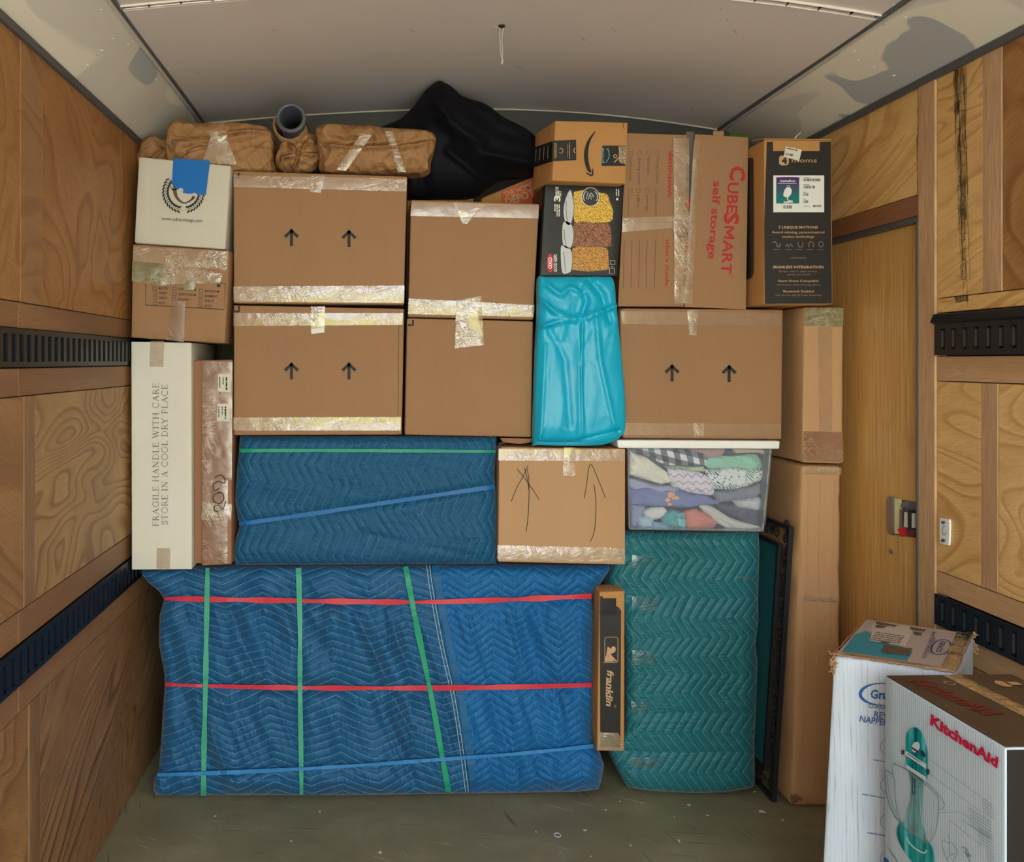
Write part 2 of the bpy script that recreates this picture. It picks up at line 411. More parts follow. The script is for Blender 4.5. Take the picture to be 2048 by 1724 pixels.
# ---- palette
M = {}
M['card'] = cardboard('kraft_cardboard', (158, 118, 82))
M['card_dark'] = cardboard('darker_cardboard', (150, 106, 74))
M['card_red'] = cardboard('reddish_cardboard', (156, 110, 82), True)
M['card_light'] = cardboard('pale_cardboard', (188, 146, 106))
M['card_orange'] = cardboard('orange_cardboard', (186, 134, 78), rib=.2)
M['card_tall'] = cardboard('tall_box_cardboard', (186, 144, 102), worn=.6)
M['white_card'] = cardboard('white_cardboard', (206, 198, 180), worn=.1)
M['white_card2'] = cardboard('clean_white_cardboard', (222, 216, 202), worn=.05)
def streaked():
    b = NB('worn_white_cardboard'); o = b.co(); x, y, z = b.sep(o)
    ln = b.m_('POWER', b.m_('ABSOLUTE', b.m_('SINE', b.m_('ADD', b.m_('MULTIPLY', x, 300.), b.m_('MULTIPLY', b.noise(b.mp(o, (1, 1, .3)), 12, 2), 2.5)))), 26.)
    ln = b.m_('MULTIPLY', ln, b.ramp(b.noise(b.mp(o, (14, 14, 1.6)), 5, 4, .6), [(.46, (0, 0, 0)), (.66, (1, 1, 1))])); n = b.noise(o, 5, 4)
    cc = b.mix(n, s2l((178, 190, 206)), s2l((206, 212, 222))); cc = b.mix(b.m_('MULTIPLY', ln, .75), cc, s2l((110, 116, 122)))
    b.col(cc).rough(.45); b.bump(b.m_('SINE', b.m_('MULTIPLY', x, 900.)), .12, .001); return b.m
M['white_cool'] = streaked()
M['ink'] = flat('black_ink', (34, 32, 30), .6); M['ink_soft'] = flat('grey_brown_ink', (98, 82, 66), .7)
M['ink_serif'] = flat('faded_black_ink', (84, 78, 68), .7)
M['red_ink'] = flat('red_ink', (176, 44, 44), .6); M['red_hot'] = flat('crimson_ink', (200, 22, 62), .5)
M['blue_ink'] = flat('blue_ink', (28, 84, 150), .5); M['pale_blue'] = flat('pale_blue_print', (100, 176, 200), .5)
M['white'] = flat('white_print', (228, 226, 220), .5); M['off_white'] = flat('off_white_label', (214, 206, 190), .6)
M['tan_ink'] = flat('tan_print', (196, 156, 120), .6); M['tan_ink2'] = flat('dim_tan_print', (150, 122, 98), .6)
M['black_print'] = flat('black_print', (40, 37, 36), .42); M['black_card'] = flat('black_cardboard', (30, 29, 30), .45)
M['red_oval'] = flat('red_print', (206, 30, 44), .45); M['orange_print'] = flat('orange_print', (196, 84, 40), .6)
M['brown_gloss'] = flat('dark_brown_gloss', (66, 52, 44), .3)
M['tape'] = film('clear_tape', (196, 160, 120), .34, .13)
M['tape_flat'] = film('smooth_clear_tape', (190, 150, 108), .36, .16, .3)
M['tape_bright'] = film('shiny_clear_tape', (214, 190, 156), .30, .10, 1.0)
M['tape_olive'] = film('olive_tape', (134, 126, 84), .72, .2, .8)
M['tape_brown'] = film('brown_tape', (150, 100, 66), .6, .2, .7, (1, 1, 6))
M['tape_black'] = film('black_tape', (26, 26, 28), .9, .3, .4)
M['tape_crinkle'] = film('crinkled_stretch_film', (206, 176, 140), .36, .09, 2.0)
M['blue_tape'] = flat('blue_painter_tape', (0, 104, 184), .5)
M['green_strap'] = flat('green_webbing', (30, 150, 112), .5); M['green_strap_pale'] = flat('pale_green_webbing', (70, 164, 132), .5)
M['red_strap'] = flat('red_webbing', (206, 52, 66), .5); M['blue_strap'] = flat('blue_webbing', (26, 104, 168), .5)
M['blue_strap2'] = flat('light_blue_webbing', (52, 128, 190), .5)
M['quilt_blue'] = quilt('blue_quilting', (30, 92, 138), (172, 206, 220), .175, .048, .0265, sw=.0010)
M['quilt_blue2'] = quilt('blue_quilting_sharp', (18, 100, 162), (156, 200, 224), .150, .050, .0265, puck=(16, 100))
M['quilt_deep'] = quilt('deep_blue_quilting', (24, 88, 128), (130, 180, 200), .150, .040, .031)
M['quilt_teal'] = quilt('teal_quilting', (34, 108, 118), (170, 206, 204), .130, .046, .031, dash=.006, sw=.0010, gl=.42)
M['metal_dark'] = flat('blackened_iron', (48, 48, 52), .35, .3); M['track'] = flat('black_painted_steel', (34, 35, 38), .38, .3)
M['track_navy'] = flat('navy_black_painted_steel', (26, 30, 44), .4, .3)
M['slot_dark'] = flat('dark_void', (10, 10, 11), .9); M['slot_metal'] = flat('worn_steel_lug', (92, 92, 92), .35, .7)
M['steel'] = flat('brushed_steel', (150, 148, 150), .3, .9); M['grey_metal'] = flat('grey_metal', (104, 104, 106), .45, .5)
M['cream'] = flat('cream_sticker', (232, 222, 168), .5); M['white_plastic'] = flat('white_plastic', (240, 238, 232), .35)
M['rub'] = flat('dark_rubber', (46, 46, 50), .6)
# wood
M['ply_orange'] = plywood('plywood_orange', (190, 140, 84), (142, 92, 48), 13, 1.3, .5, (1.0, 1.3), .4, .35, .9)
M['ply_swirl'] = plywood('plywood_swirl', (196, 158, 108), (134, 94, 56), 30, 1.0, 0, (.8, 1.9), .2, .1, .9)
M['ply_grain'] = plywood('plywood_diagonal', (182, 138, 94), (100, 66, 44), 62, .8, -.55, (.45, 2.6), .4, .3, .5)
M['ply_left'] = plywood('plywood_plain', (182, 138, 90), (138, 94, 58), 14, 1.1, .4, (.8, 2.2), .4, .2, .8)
M['ply_bright'] = plywood('plywood_lit', (246, 204, 134), (202, 144, 76), 19, 1.2, .15, (.7, 2.2), .35, .3, .8)  # bright woods: colour lightened to stand for stronger daylight on the right wall
M['ply_swirl2'] = plywood('plywood_lit_swirl', (246, 206, 138), (198, 144, 78), 30, 1.2, .3, (.8, 1.8), .25, .1, .9)
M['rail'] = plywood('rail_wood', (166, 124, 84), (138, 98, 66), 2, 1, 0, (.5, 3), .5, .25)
M['rail_bright'] = plywood('rail_wood_lit', (214, 170, 124), (182, 138, 94), 2, 1, 0, (.5, 3), .5, .3)  # right-wall copy of the rail wood, the extra light put into its colour
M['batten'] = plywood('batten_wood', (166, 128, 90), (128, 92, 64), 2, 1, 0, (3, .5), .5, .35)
M['batten_bright'] = plywood('batten_wood_lit', (216, 174, 130), (184, 140, 98), 2, 1, 0, (3, .5), .5, .2)  # batten wood again, lightened for the better lit right side
M['board_red'] = plywood('reddish_board', (164, 112, 74), (126, 78, 50), 3, 1, 0, (.5, 3), .6, .2)
def veneer():
    b = NB('door_veneer'); uv = b.co('UV')
    n = b.noise(b.mp(uv, (46, .9, 1)), 3, 4, .6, .2); n2 = b.noise(b.mp(uv, (9, .5, 1)), 2.4, 3)
    cc = b.ramp(n, [(.3, s2l((186, 136, 70))), (.72, s2l((240, 194, 120)))]); cc = b.mix(b.m_('MULTIPLY', n2, .5), cc, s2l((204, 150, 80)))
    sm = b.ramp(b.noise(b.mp(uv, (1.2, 1, 1)), 5, 5, .7), [(.6, (0, 0, 0)), (.8, (1, 1, 1))]); cc = b.mix(b.m_('MULTIPLY', sm, .35), cc, s2l((120, 84, 44)))
    b.col(cc).rough(.42); b.bump(n, .2, .001); return b.m
M['veneer'] = veneer()  # veneer colour raised too, for the stronger light on the door side
def floor_mat():
    b = NB('olive_painted_floor'); o = b.co()
    n = b.noise(b.mp(o, (1, 1.4, 1)), 2.6, 6, .62)
    cc = b.ramp(n, [(.3, s2l((124, 118, 92))), (.5, s2l((140, 134, 106))), (.72, s2l((162, 156, 130)))])
    g = b.noise(b.mp(o, (18, 1, 1)), 3, 4); cc = b.mix(b.m_('MULTIPLY', g, .3), cc, s2l((100, 92, 62)))
    for k, (rz, sc, c_, th, am) in enumerate([(.5, 3, (176, 170, 150), .715, .8), (-.9, 2.4, (150, 150, 136), .72, .6), (1.3, 3, (60, 58, 46), .72, .5), (.1, 4, (86, 72, 52), .71, .5)]):
        s = b.noise(b.mp(o, (1.2, 22, 1), (0, 0, rz), (k*3.1, k, 0)), sc, 2, .5)
        s2 = b.noise(b.mp(o, (1, 1, 1), loc=(k*5, 0, 0)), 4, 2)
        mk_ = b.ramp(b.m_('MULTIPLY', s, b.m_('ADD', .72, b.m_('MULTIPLY', s2, .55))), [(th-.01, (0, 0, 0)), (th+.012, (1, 1, 1))])
        cc = b.mix(b.m_('MULTIPLY', mk_, am), cc, s2l(c_))
    bl = b.ramp(b.noise(b.mp(o, loc=(9, 2, 0)), 11, 5, .7), [(.68, (0, 0, 0)), (.73, (1, 1, 1))]); cc = b.mix(b.m_('MULTIPLY', bl, .55), cc, s2l((128, 130, 132)))
    dk = b.ramp(b.noise(b.mp(o, loc=(2, 8, 0)), 13, 5, .7), [(.68, (0, 0, 0)), (.73, (1, 1, 1))]); cc = b.mix(b.m_('MULTIPLY', dk, .6), cc, s2l((40, 42, 36)))
    b.col(cc); b.rough(b.m_('ADD', .34, b.m_('MULTIPLY', n, .3))); b.bump(b.m_('ADD', n, b.m_('MULTIPLY', g, .3)), .3, .003); return b.m
M['floor'] = floor_mat()
def painted(name, base, patch=False):
    b = NB(name); o = b.co(); n = b.noise(o, 1.7, 4); cc = b.mix(n, mul(s2l(base), .9), mul(s2l(base), 1.1))
    if patch:
        f = b.noise(b.mp(o, (1, .55, 1)), 2.1, 2, .4, .6)
        cc = b.mix(b.ramp(f, [(.50, (0, 0, 0)), (.512, (1, 1, 1))]), cc, s2l((240, 232, 208)))
        cc = b.mix(b.ramp(b.noise(b.mp(o, loc=(4, 1, 0)), 2.6, 2, .4, .5), [(.57, (0, 0, 0)), (.58, (.8, .8, .8))]), cc, s2l((166, 170, 172)))
    s = b.ramp(b.noise(b.mp(o, (14, 2, 14), (0, 0, .6)), 3, 4, .6), [(.71, (0, 0, 0)), (.74, (1, 1, 1))]); cc = b.mix(b.m_('MULTIPLY', s, .5), cc, s2l((88, 84, 82)))
    c2 = b.ramp(b.noise(b.mp(o, loc=(1, 5, 3)), 17 if patch else 9, 4, .65), [(.735, (0, 0, 0)), (.75, (1, 1, 1))]); cc = b.mix(b.m_('MULTIPLY', c2, .85 if patch else .4), cc, s2l((60, 58, 56)))
    b.col(cc).rough(.42); b.bump(n, .15, .01); return b.m
M['ceil'] = painted('beige_grey_ceiling_paint', (228, 216, 202)); M['cove'] = painted('patched_white_paint', (222, 214, 196), True)
M['backwall'] = painted('grey_panel_paint', (66, 64, 66))
def grass():
    b = NB('yard_grass'); n = b.noise(b.co(), .8, 5); b.col(b.ramp(n, [(.3, s2l((150, 156, 70))), (.7, s2l((206, 200, 120)))])).rough(.9); return b.m
M['drive'] = flat('pale_driveway_concrete', (206, 206, 208), .9); M['grass'] = grass()

# ---------------------------------------------------------------- the setting
XL, XR, YB = -.845, 1.56, 3.62
ZTL, ZTR = 2.250, 2.285; SXL, SZL = -.695, 2.410; SXR, SZR = 1.33, 2.385; CROWN = 2.468
# outside ground seen only in reflections and as bounce
g = MB(); g.box(-14, 14, -24, YO-.1, -.9, -.8); tag(g.make('driveway', None, M['drive']), kind='structure')
g = MB(); g.add([(-14, -24, -.8), (14, -24, -.8), (14, -26, 3.2), (-14, -26, 3.2)], [(0, 1, 2, 3)]); tag(g.make('grass_bank', None, M['grass']), kind='structure')
fl = MB(); fl.box(XL-.05, XR+.06, YO, YB+.05, -.06, 0); floor = tag(fl.make('floor', None, M['floor']), kind='structure')
bw = MB(); bw.box(XL-.05, XR+.06, YB, YB+.04, 0, 2.5); wall_back = tag(bw.make('wall_back', None, M['backwall']), kind='structure')
XC = .40
def zc(x):                                       # bowed roof panel
    if x < XC: t = (XC-x)/(XC-SXL); return CROWN-(CROWN-SZL)*t**2
    t = (x-XC)/(SXR-XC); return CROWN-(CROWN-SZR)*t**2
ceiling = thing('ceiling', None, None, (0, YO, 2.4), kind='structure')
def roofpanel(y0, y1, dz=0):
    xs = np.linspace(SXL-.01, SXR+.01, 25); ys = np.linspace(y0, y1, 16); v = []; f = []
    for top in (0, 1):
        for y in ys:
            for x in xs: v.append((x, y, zc(x)+dz+.012*top+(.0025*math.sin(y*5+x*3))))
    n = len(xs); m = len(ys)*n
    for j in range(len(ys)-1):
        for i in range(n-1):
            a = j*n+i; f.append((a, a+n, a+n+1, a+1)); f.append((m+a, m+a+1, m+a+n+1, m+a+n))
    return mk('roof_panel', ceiling, v, f, M['ceil'], True)
roofpanel(2.446, YB); roofpanel(YO, 2.438, .004)
st = MB()                                        # cross seam of the roof panels, standing a little proud
for i in range(24):
    x0 = SXL+(SXR-SXL)*i/24; x1 = SXL+(SXR-SXL)*(i+1)/24
    v = [(x, y, zc(x)+dz) for x in (x0, x1) for y in (2.428, 2.456) for dz in (-.003, .004)]
    st.add(v, [(0,1,3,2),(4,6,7,5),(0,4,5,1),(2,3,7,6)])
st.make('cross_seam', ceiling, M['ceil'])
arc = MB()                                       # pale bead where the roof meets the back wall
arc.tube([(SXL+(SXR-SXL)*i/30, YB-.006, zc(SXL+(SXR-SXL)*i/30)-.004) for i in range(31)], .0032, 6); arc.make('bead', ceiling, M['off_white'])
def cove(xa, za, xb, zb, joint, sg):
    for y0, y1, dd in ((YO, joint-.002, .0), (joint+.002, YB, .003)):
        v = []; f = []; ny = 24; nx = 6
        for k in (0, 1):
            for j in range(ny+1):
                for i in range(nx+1):
                    s = i/nx; y = y0+(y1-y0)*j/ny
                    b = .004*vn(np.array([s*2.1+sg, y*2.3, 1.2+sg]))
                    v.append((xa+(xb-xa)*s+k*.01*sg, y, za+(zb-za)*s+dd+b+k*.012))
        m = (ny+1)*(nx+1)
        for j in range(ny):
            for i in range(nx):
                a = j*(nx+1)+i; f.append((a, a+1, a+nx+2, a+nx+1)); f.append((m+a, m+a+nx+1, m+a+nx+2, m+a+1))
        mk('cove_panel', ceiling, v, f, M['cove'], True)
    s = MB(); s.box(xb-.013, xb+.013, YO, YB-.005, zb-.006, zb+.012); s.make('seam_strip', ceiling, M['grey_metal'])
    s = MB(); s.box(xb-.005, xb+.005, YO, YB-.006, zb-.010, zb-.006); s.make('seam_bead', ceiling, M['off_white'])
cove(XL, ZTL, SXL, SZL, 2.55, -1); cove(XR, ZTR, SXR, SZR, 2.70, 1)
riv = MB()
for k in range(9):
    a = 2*math.pi*k/8
riv_pts = []
for k in range(8): riv_pts.append((.005*math.cos(2*math.pi*k/8), .005*math.sin(2*math.pi*k/8), 0))
rv = riv_pts+[(0, 0, -.0028)]; rf = [(k, 8, (k+1) % 8) for k in range(8)]
rme = bpy.data.meshes.new('rivet'); rme.from_pydata(rv, [], rf); rme.materials.append(M['white_plastic'])
def rivet(x, y, z):
    o = bpy.data.objects.new('rivet', rme); C.objects.link(o); o.parent = ceiling; o.location = tuple(np.array((x, y, z))-WL[ceiling.name])
for y in (1.35, 1.62, 2.0, 2.36, 2.62, 2.95, 3.25):
    rivet(SXL+.02, y, zc(SXL+.02)); rivet(SXR-.02, y, zc(SXR-.02))
    rivet(SXL-.024, y+.02, SZL-.026); rivet(SXR+.028, y+.03, SZR-.016)
for t in (.3, .55, .75): 
    rivet(XL+(SXL-XL)*t, 2.535, ZTL+(SZL-ZTL)*t-.006); rivet(XR+(SXR-XR)*t, 2.685, ZTR+(SZR-ZTR)*t-.006)
for i in range(7): x = SXL+.2+(SXR-SXL-.4)*i/6; rivet(x, YB-.03, zc(x)-.001)
for x_, y_ in ((598, 139), (1326, 133), (960, 122), (1360, 20)):
    for d_ in np.linspace(2.2, 3.5, 60):
        p = W(x_, y_, d_)
        if p[2] <= zc(p[0]): rivet(p[0], p[1], zc(p[0])-.001); break

# side walls: boards, rails and battens, each a piece of the wall
def board(name, wall, side, y0, y1, z0, z1, m, proud=0., th=.012, gap=.0012, label=None):
    x = XL if side < 0 else XR; s = -side           # towards the inside
    xf = x+s*proud; xb = x-s*th
    y0 += gap; y1 -= gap; z0 += gap; z1 -= gap; e = .0012
    r1 = random.uniform(0, 9); r2 = random.uniform(0, 9)
    v = [(xf, y0+e, z0+e), (xf, y1-e, z0+e), (xf, y1-e, z1-e), (xf, y0+e, z1-e), (xf-s*e, y0, z0), (xf-s*e, y1, z0), (xf-s*e, y1, z1), (xf-s*e, y0, z1),
         (xb, y0, z0), (xb, y1, z0), (xb, y1, z1), (xb, y0, z1)]
    f = [(0, 1, 2, 3), (0, 4, 5, 1), (1, 5, 6, 2), (2, 6, 7, 3), (3, 7, 4, 0), (4, 8, 9, 5), (5, 9, 10, 6), (6, 10, 11, 7), (7, 11, 8, 4), (8, 11, 10, 9)]
    if side > 0: f = [q[::-1] for q in f]
    uv = [(p[1]+r1, p[2]+r2) for p in v]
    return mk(name, wall, v, f, m, False, uv, label)
def track(name, label, side, z0, z1, y0, y1, m, pitch=.046, barw=.022, rib=False, flange=False):
    x = XL if side < 0 else XR; s = -side; t = thing(name, label, 'cargo track', (x, (y0+y1)/2, z0), 'slotted steel cargo tracks along the walls')
    pr = .010; hz = (z1-z0); ztop = z1-hz*(.36 if flange else .14); zbot = z0+hz*.14
    b = MB(); b.box(*sorted((x+s*.001, x+s*.002)), y0, y1, z0+.002, z1-.002); b.make('backing', t, M['slot_dark'])
    b = MB(); b.box(*sorted((x+s*.0022, x+s*pr)), y0, y1, ztop, z1); b.make('upper_edge', t, m)
    b = MB(); b.box(*sorted((x+s*.0022, x+s*pr)), y0, y1, z0, zbot); b.make('lower_edge', t, m)
    if flange:
        b = MB()
        xa = x+s*pr; b.add([(xa, y0, ztop+.012), (xa, y1, ztop+.012), (xa+s*.012, y1, ztop+.018), (xa+s*.012, y0, ztop+.018), (xa+s*.004, y1, z1-.004), (xa+s*.004, y0, z1-.004), (xa, y1, z1), (xa, y0, z1)],
              [(0, 1, 2, 3), (3, 2, 4, 5), (5, 4, 6, 7)]); b.make('bent_flange', t, m)
        for k in range(int((y1-y0)/.09)):
            pass
    bm_ = bpy.data.meshes.new('bar'); q = MB(); w2 = barw/2
    q.box(*sorted((s*.0022, s*pr)), -w2, w2, zbot-z0, ztop-z0); bm_.from_pydata(q.v, [], q.f); bm_.materials.append(m)
    lm = bpy.data.meshes.new('lug'); q = MB(); q.box(*sorted((s*.0025, s*.0085)), -.0045, .0045, zbot-z0+.006, ztop-z0-.006); lm.from_pydata(q.v, [], q.f); lm.materials.append(M['slot_metal'])
    k = 0; y = y1-barw/2
    while y > y0+barw and k < 85:
        o = bpy.data.objects.new('bar', bm_); C.objects.link(o); o.parent = t; o.location = (0, y-(y0+y1)/2, 0)
        if rib:
            o = bpy.data.objects.new('lug', lm); C.objects.link(o); o.parent = t; o.location = (0, y-(y0+y1)/2-pitch/2+.004, 0)
        y -= pitch; k += 1
    return t
dL = lambda px: F*-XL/(CX-px); dR = lambda px: F*XR/(px-CX)
wallL = tag(mk('wall_left', None, *(lambda b: (b.v, b.f))(MB().box(XL-.05, XL-.0125, YO, YB, 0, ZTL)), M['rub']), kind='structure')
wallR = tag(mk('wall_right', None, *(lambda b: (b.v, b.f))(MB().box(XR+.034, XR+.07, YO, YB, 0, ZTR)), M['rub']), kind='structure')
ys, ys2 = dL(40), dL(85)
# left wall, top to bottom
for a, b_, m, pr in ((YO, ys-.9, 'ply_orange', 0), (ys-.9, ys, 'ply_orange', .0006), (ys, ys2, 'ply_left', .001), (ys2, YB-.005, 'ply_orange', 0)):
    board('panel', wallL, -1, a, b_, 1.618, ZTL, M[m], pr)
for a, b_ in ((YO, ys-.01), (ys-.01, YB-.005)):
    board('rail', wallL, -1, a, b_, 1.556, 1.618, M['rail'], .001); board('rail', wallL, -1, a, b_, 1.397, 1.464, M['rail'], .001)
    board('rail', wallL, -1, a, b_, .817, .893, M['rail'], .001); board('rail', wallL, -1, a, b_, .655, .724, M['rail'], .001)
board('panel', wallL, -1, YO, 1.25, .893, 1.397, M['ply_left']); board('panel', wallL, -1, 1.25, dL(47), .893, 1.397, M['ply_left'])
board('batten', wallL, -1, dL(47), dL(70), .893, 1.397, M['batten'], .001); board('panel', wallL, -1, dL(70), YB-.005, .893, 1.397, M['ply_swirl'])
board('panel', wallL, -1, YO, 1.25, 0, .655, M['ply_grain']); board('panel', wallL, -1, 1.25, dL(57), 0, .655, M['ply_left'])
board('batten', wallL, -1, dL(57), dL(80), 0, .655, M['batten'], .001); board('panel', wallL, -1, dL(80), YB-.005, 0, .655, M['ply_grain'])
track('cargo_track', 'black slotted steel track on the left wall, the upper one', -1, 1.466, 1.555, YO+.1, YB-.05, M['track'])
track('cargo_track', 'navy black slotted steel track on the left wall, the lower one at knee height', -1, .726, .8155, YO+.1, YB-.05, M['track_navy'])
# right wall
yd = dR(1840); yp = dR(1874)
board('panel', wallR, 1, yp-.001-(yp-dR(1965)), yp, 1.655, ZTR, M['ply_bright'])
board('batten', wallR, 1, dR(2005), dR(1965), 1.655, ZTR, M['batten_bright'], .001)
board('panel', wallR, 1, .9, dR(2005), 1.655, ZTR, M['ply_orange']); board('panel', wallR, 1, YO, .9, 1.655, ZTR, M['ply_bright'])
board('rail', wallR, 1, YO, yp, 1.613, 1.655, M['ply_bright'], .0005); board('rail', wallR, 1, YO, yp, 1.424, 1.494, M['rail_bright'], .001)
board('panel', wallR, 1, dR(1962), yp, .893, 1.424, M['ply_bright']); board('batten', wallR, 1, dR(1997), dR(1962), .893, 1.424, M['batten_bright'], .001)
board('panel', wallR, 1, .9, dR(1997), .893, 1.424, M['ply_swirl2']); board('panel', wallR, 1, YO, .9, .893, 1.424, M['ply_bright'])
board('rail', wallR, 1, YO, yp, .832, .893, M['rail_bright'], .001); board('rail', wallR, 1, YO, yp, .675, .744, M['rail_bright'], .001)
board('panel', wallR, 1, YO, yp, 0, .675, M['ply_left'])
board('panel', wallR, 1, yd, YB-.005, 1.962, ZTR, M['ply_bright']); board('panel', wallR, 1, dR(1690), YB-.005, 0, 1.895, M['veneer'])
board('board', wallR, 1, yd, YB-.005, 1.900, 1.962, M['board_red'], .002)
post = tag(board('trim_1', None, 1, yp, yd, 0, ZTR-.005, M['batten_bright'], .006, .03), kind='structure')
b = MB(); b.box(XR-.004, XR+.03, yd+.001, YB-.01, 1.884, 1.899); tag(b.make('trim_2', None, M['grey_metal']), kind='structure')
b = MB(); b.box(XR-.0085, XR+.03, yd+.0005, yd+.006, 0, 1.884); tag(b.make('trim_3', None, M['grey_metal']), kind='structure')
for nm, x, z, s in (('trim_4', XL, ZTL, 1), ('trim_5', XR, ZTR, -1)):
    b = MB(); b.box(*sorted((x-.002*s, x+.012*s)), YO, YB-.005, z-.016, z+.004); tag(b.make(nm, None, M['grey_metal']), kind='structure')
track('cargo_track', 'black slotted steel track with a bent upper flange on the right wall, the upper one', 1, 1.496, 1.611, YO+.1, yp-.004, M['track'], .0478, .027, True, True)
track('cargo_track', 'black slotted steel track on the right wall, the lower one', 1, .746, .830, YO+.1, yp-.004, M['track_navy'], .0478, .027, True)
# tar stain on the panel under the roof edge: long thin runs with a shape of their own
pr_ = Plane((XR-.0002, 0, 0), (-1, 0, 0))
ik = Ink(pr_, .0006); rr = random.Random(4)
for x0, wd, y0, y1, dx in ((1914, 9, 128, 230, 3), (1918, 5, 200, 420, 6), (1927, 3, 150, 390, 10), (1921, 4, 350, 520, 4), (1912, 3, 140, 330, 0), (1932, 2.5, 300, 560, 8), (1925, 2, 480, 600, 2), (1932, 2, 520, 615, 4), (1838, 3, 180, 300, -3), (1834, 2, 270, 400, 2)):
    n = 14; ik.line([(x0+dx*k/n+rr.uniform(-1, 1), y0+(y1-y0)*k/n) for k in range(n+1)], [wd*rr.uniform(.4, 1)*(1-.5*k/n) for k in range(n+1)])
for k in range(60):
    y = rr.uniform(180, 560); x = 1918+rr.uniform(-6, 12); ik.line([(x, y), (x+rr.uniform(4, 12), y+rr.uniform(-2, 2))], .8)
ik.poly(ragged([(1908, 592), (1938, 590), (1936, 603), (1912, 605)], 1.5, 3, 3))
tar = NB('tar'); tar.col(s2l((74, 70, 52))).rough(.6); tar.sk(tar.b.inputs['Alpha'], tar.m_('MULTIPLY', tar.noise(tar.mp(tar.co(), (1, 3, 1)), 40, 3), 1.1, clamp=True)); ik.make('tar_stain', wallR, tar.m)
sm_ = NB('tar_smudge'); sm_.col(s2l((66, 64, 50))).rough(.7); sm_.sk(sm_.b.inputs['Alpha'], sm_.m_('MULTIPLY', sm_.ramp(sm_.noise(sm_.mp(sm_.co(), (1, 4, 1)), 14, 5, .7), [(.42, (0, 0, 0)), (.7, (1, 1, 1))]), .9, clamp=True))
ik = Ink(pr_, .0003); ik.poly([(1906, 140), (1934, 124), (1934, 200), (1930, 300), (1934, 430), (1932, 560), (1922, 560), (1916, 420), (1914, 300), (1908, 210)]); ik.make('tar_smudge', wallR, sm_.m)
# side door: veneer leaf behind the post, with its latch
door = thing('door_1', None, None, (XR+.016, (yd+3.1)/2, 0), kind='structure')
v = []; b = MB()
xd = XR+.016; v = [(xd, yd+.002, .01), (xd, 3.5, .01), (xd, 3.5, 1.883), (xd, yd+.002, 1.883)]; v2 = [(p[0]+.014, p[1], p[2]) for p in v]
mk('door_leaf', door, v+v2, [(0, 3, 2, 1), (4, 5, 6, 7), (0, 1, 5, 4), (1, 2, 6, 5), (2, 3, 7, 6), (3, 0, 4, 7)], M['veneer'], uv=[(p[1], p[2]) for p in v+v2])
bpy.data.objects.remove([o for o in wallR.children if o.data.materials[0] == M['veneer']][0])
dp = Plane((xd, 0, 0), (-1, 0, 0))
latch = MB()
def slab(surf, pts, th, off=0):
    q = MB(); top = [surf.pt(x, y, off+th) for x, y in pts]; bot = [surf.pt(x, y, off) for x, y in pts]; n = len(pts)
    tr = tessellate_polygon([[Vector((p[0], p[1], 0)) for p in pts]])
    q.add(top+bot, [tuple(t) for t in tr]+[(i, (i+1) % n, n+(i+1) % n, n+i) for i in range(n)]+[tuple(n+i for i in t)[::-1] for t in tr]); return q
lt = slab(dp, [(1781, 996), (1838, 1004), (1838, 1077), (1781, 1067)], .002).make('latch_plate', door, M['grey_metal'])
slab(dp, smoothpts([(1779, 1000), (1787, 995), (1791, 997), (1791, 1065), (1786, 1067), (1780, 1060)], 4, True), .007, .002).make('latch_lip', door, M['steel'])
slab(dp, [(1791, 997), (1805, 999), (1805, 1069), (1791, 1067)], .001, .0022).make('sticker', door, M['cream'])
slab(dp, [(1806, 1018), (1812, 1019), (1811, 1060), (1805, 1058)], .008, .0022).make('latch_bar', door, M['steel'])
slab(dp, [(1818, 1024), (1834, 1027), (1834, 1056), (1817, 1054)], .012, .0022).make('latch_block', door, M['off_white'])
slab(dp, [(1828, 1020), (1833, 1021), (1833, 1060), (1828, 1058)], .016, .0022).make('latch_slot', door, M['ink'])
for c_ in ((1809, 1012), (1813, 1006)): slab(dp, [(c_[0]-4, c_[1]-3), (c_[0]+4, c_[1]-3), (c_[0]+4, c_[1]+3), (c_[0]-4, c_[1]+3)], .004, .0022).make('latch_screw', door, M['steel'])
slab(dp, [(1804, 1058), (1812, 1056), (1818, 1070), (1810, 1073)], .012, .0022).make('release_lever', door, M['red_oval'], label='red release lever')
slab(dp, [(1824, 1062), (1836, 1062), (1836, 1074), (1826, 1072)], .008, .0022).make('latch_tab', door, flat('maroon_plastic', (120, 30, 50), .4))
c0 = np.array(dp.pt(1783, 1103)); q = MB(); q.tube([c0+(-.0005, 0, 0), c0+(-.004, 0, 0)], .008, 12); q.make('bolt_head', door, M['steel'])
t = thing('striker_plate', 'small white oblong plate with two screws on the right wall panel', 'plate', pr_.pt(1893, 1062))
slab(pr_, smoothpts([(1884, 1040), (1887, 1036), (1899, 1039), (1903, 1043), (1902, 1086), (1899, 1090), (1887, 1087), (1884, 1083)], 3, True), .005, .001).make('plate', t, M['white_plastic'])
for y in (1045, 1081): slab(pr_, [(1892+3.5*math.cos(a), y+3.5*math.sin(a)) for a in np.linspace(0, 2*math.pi, 10)[:-1]], .003, .006).make('screw', t, M['steel'])
q = Ink(pr_, .0065); q.ring(1893, 1061, 4, 9, 1.2, 16, 20, 300); q.make('mark', t, M['grey_metal'])
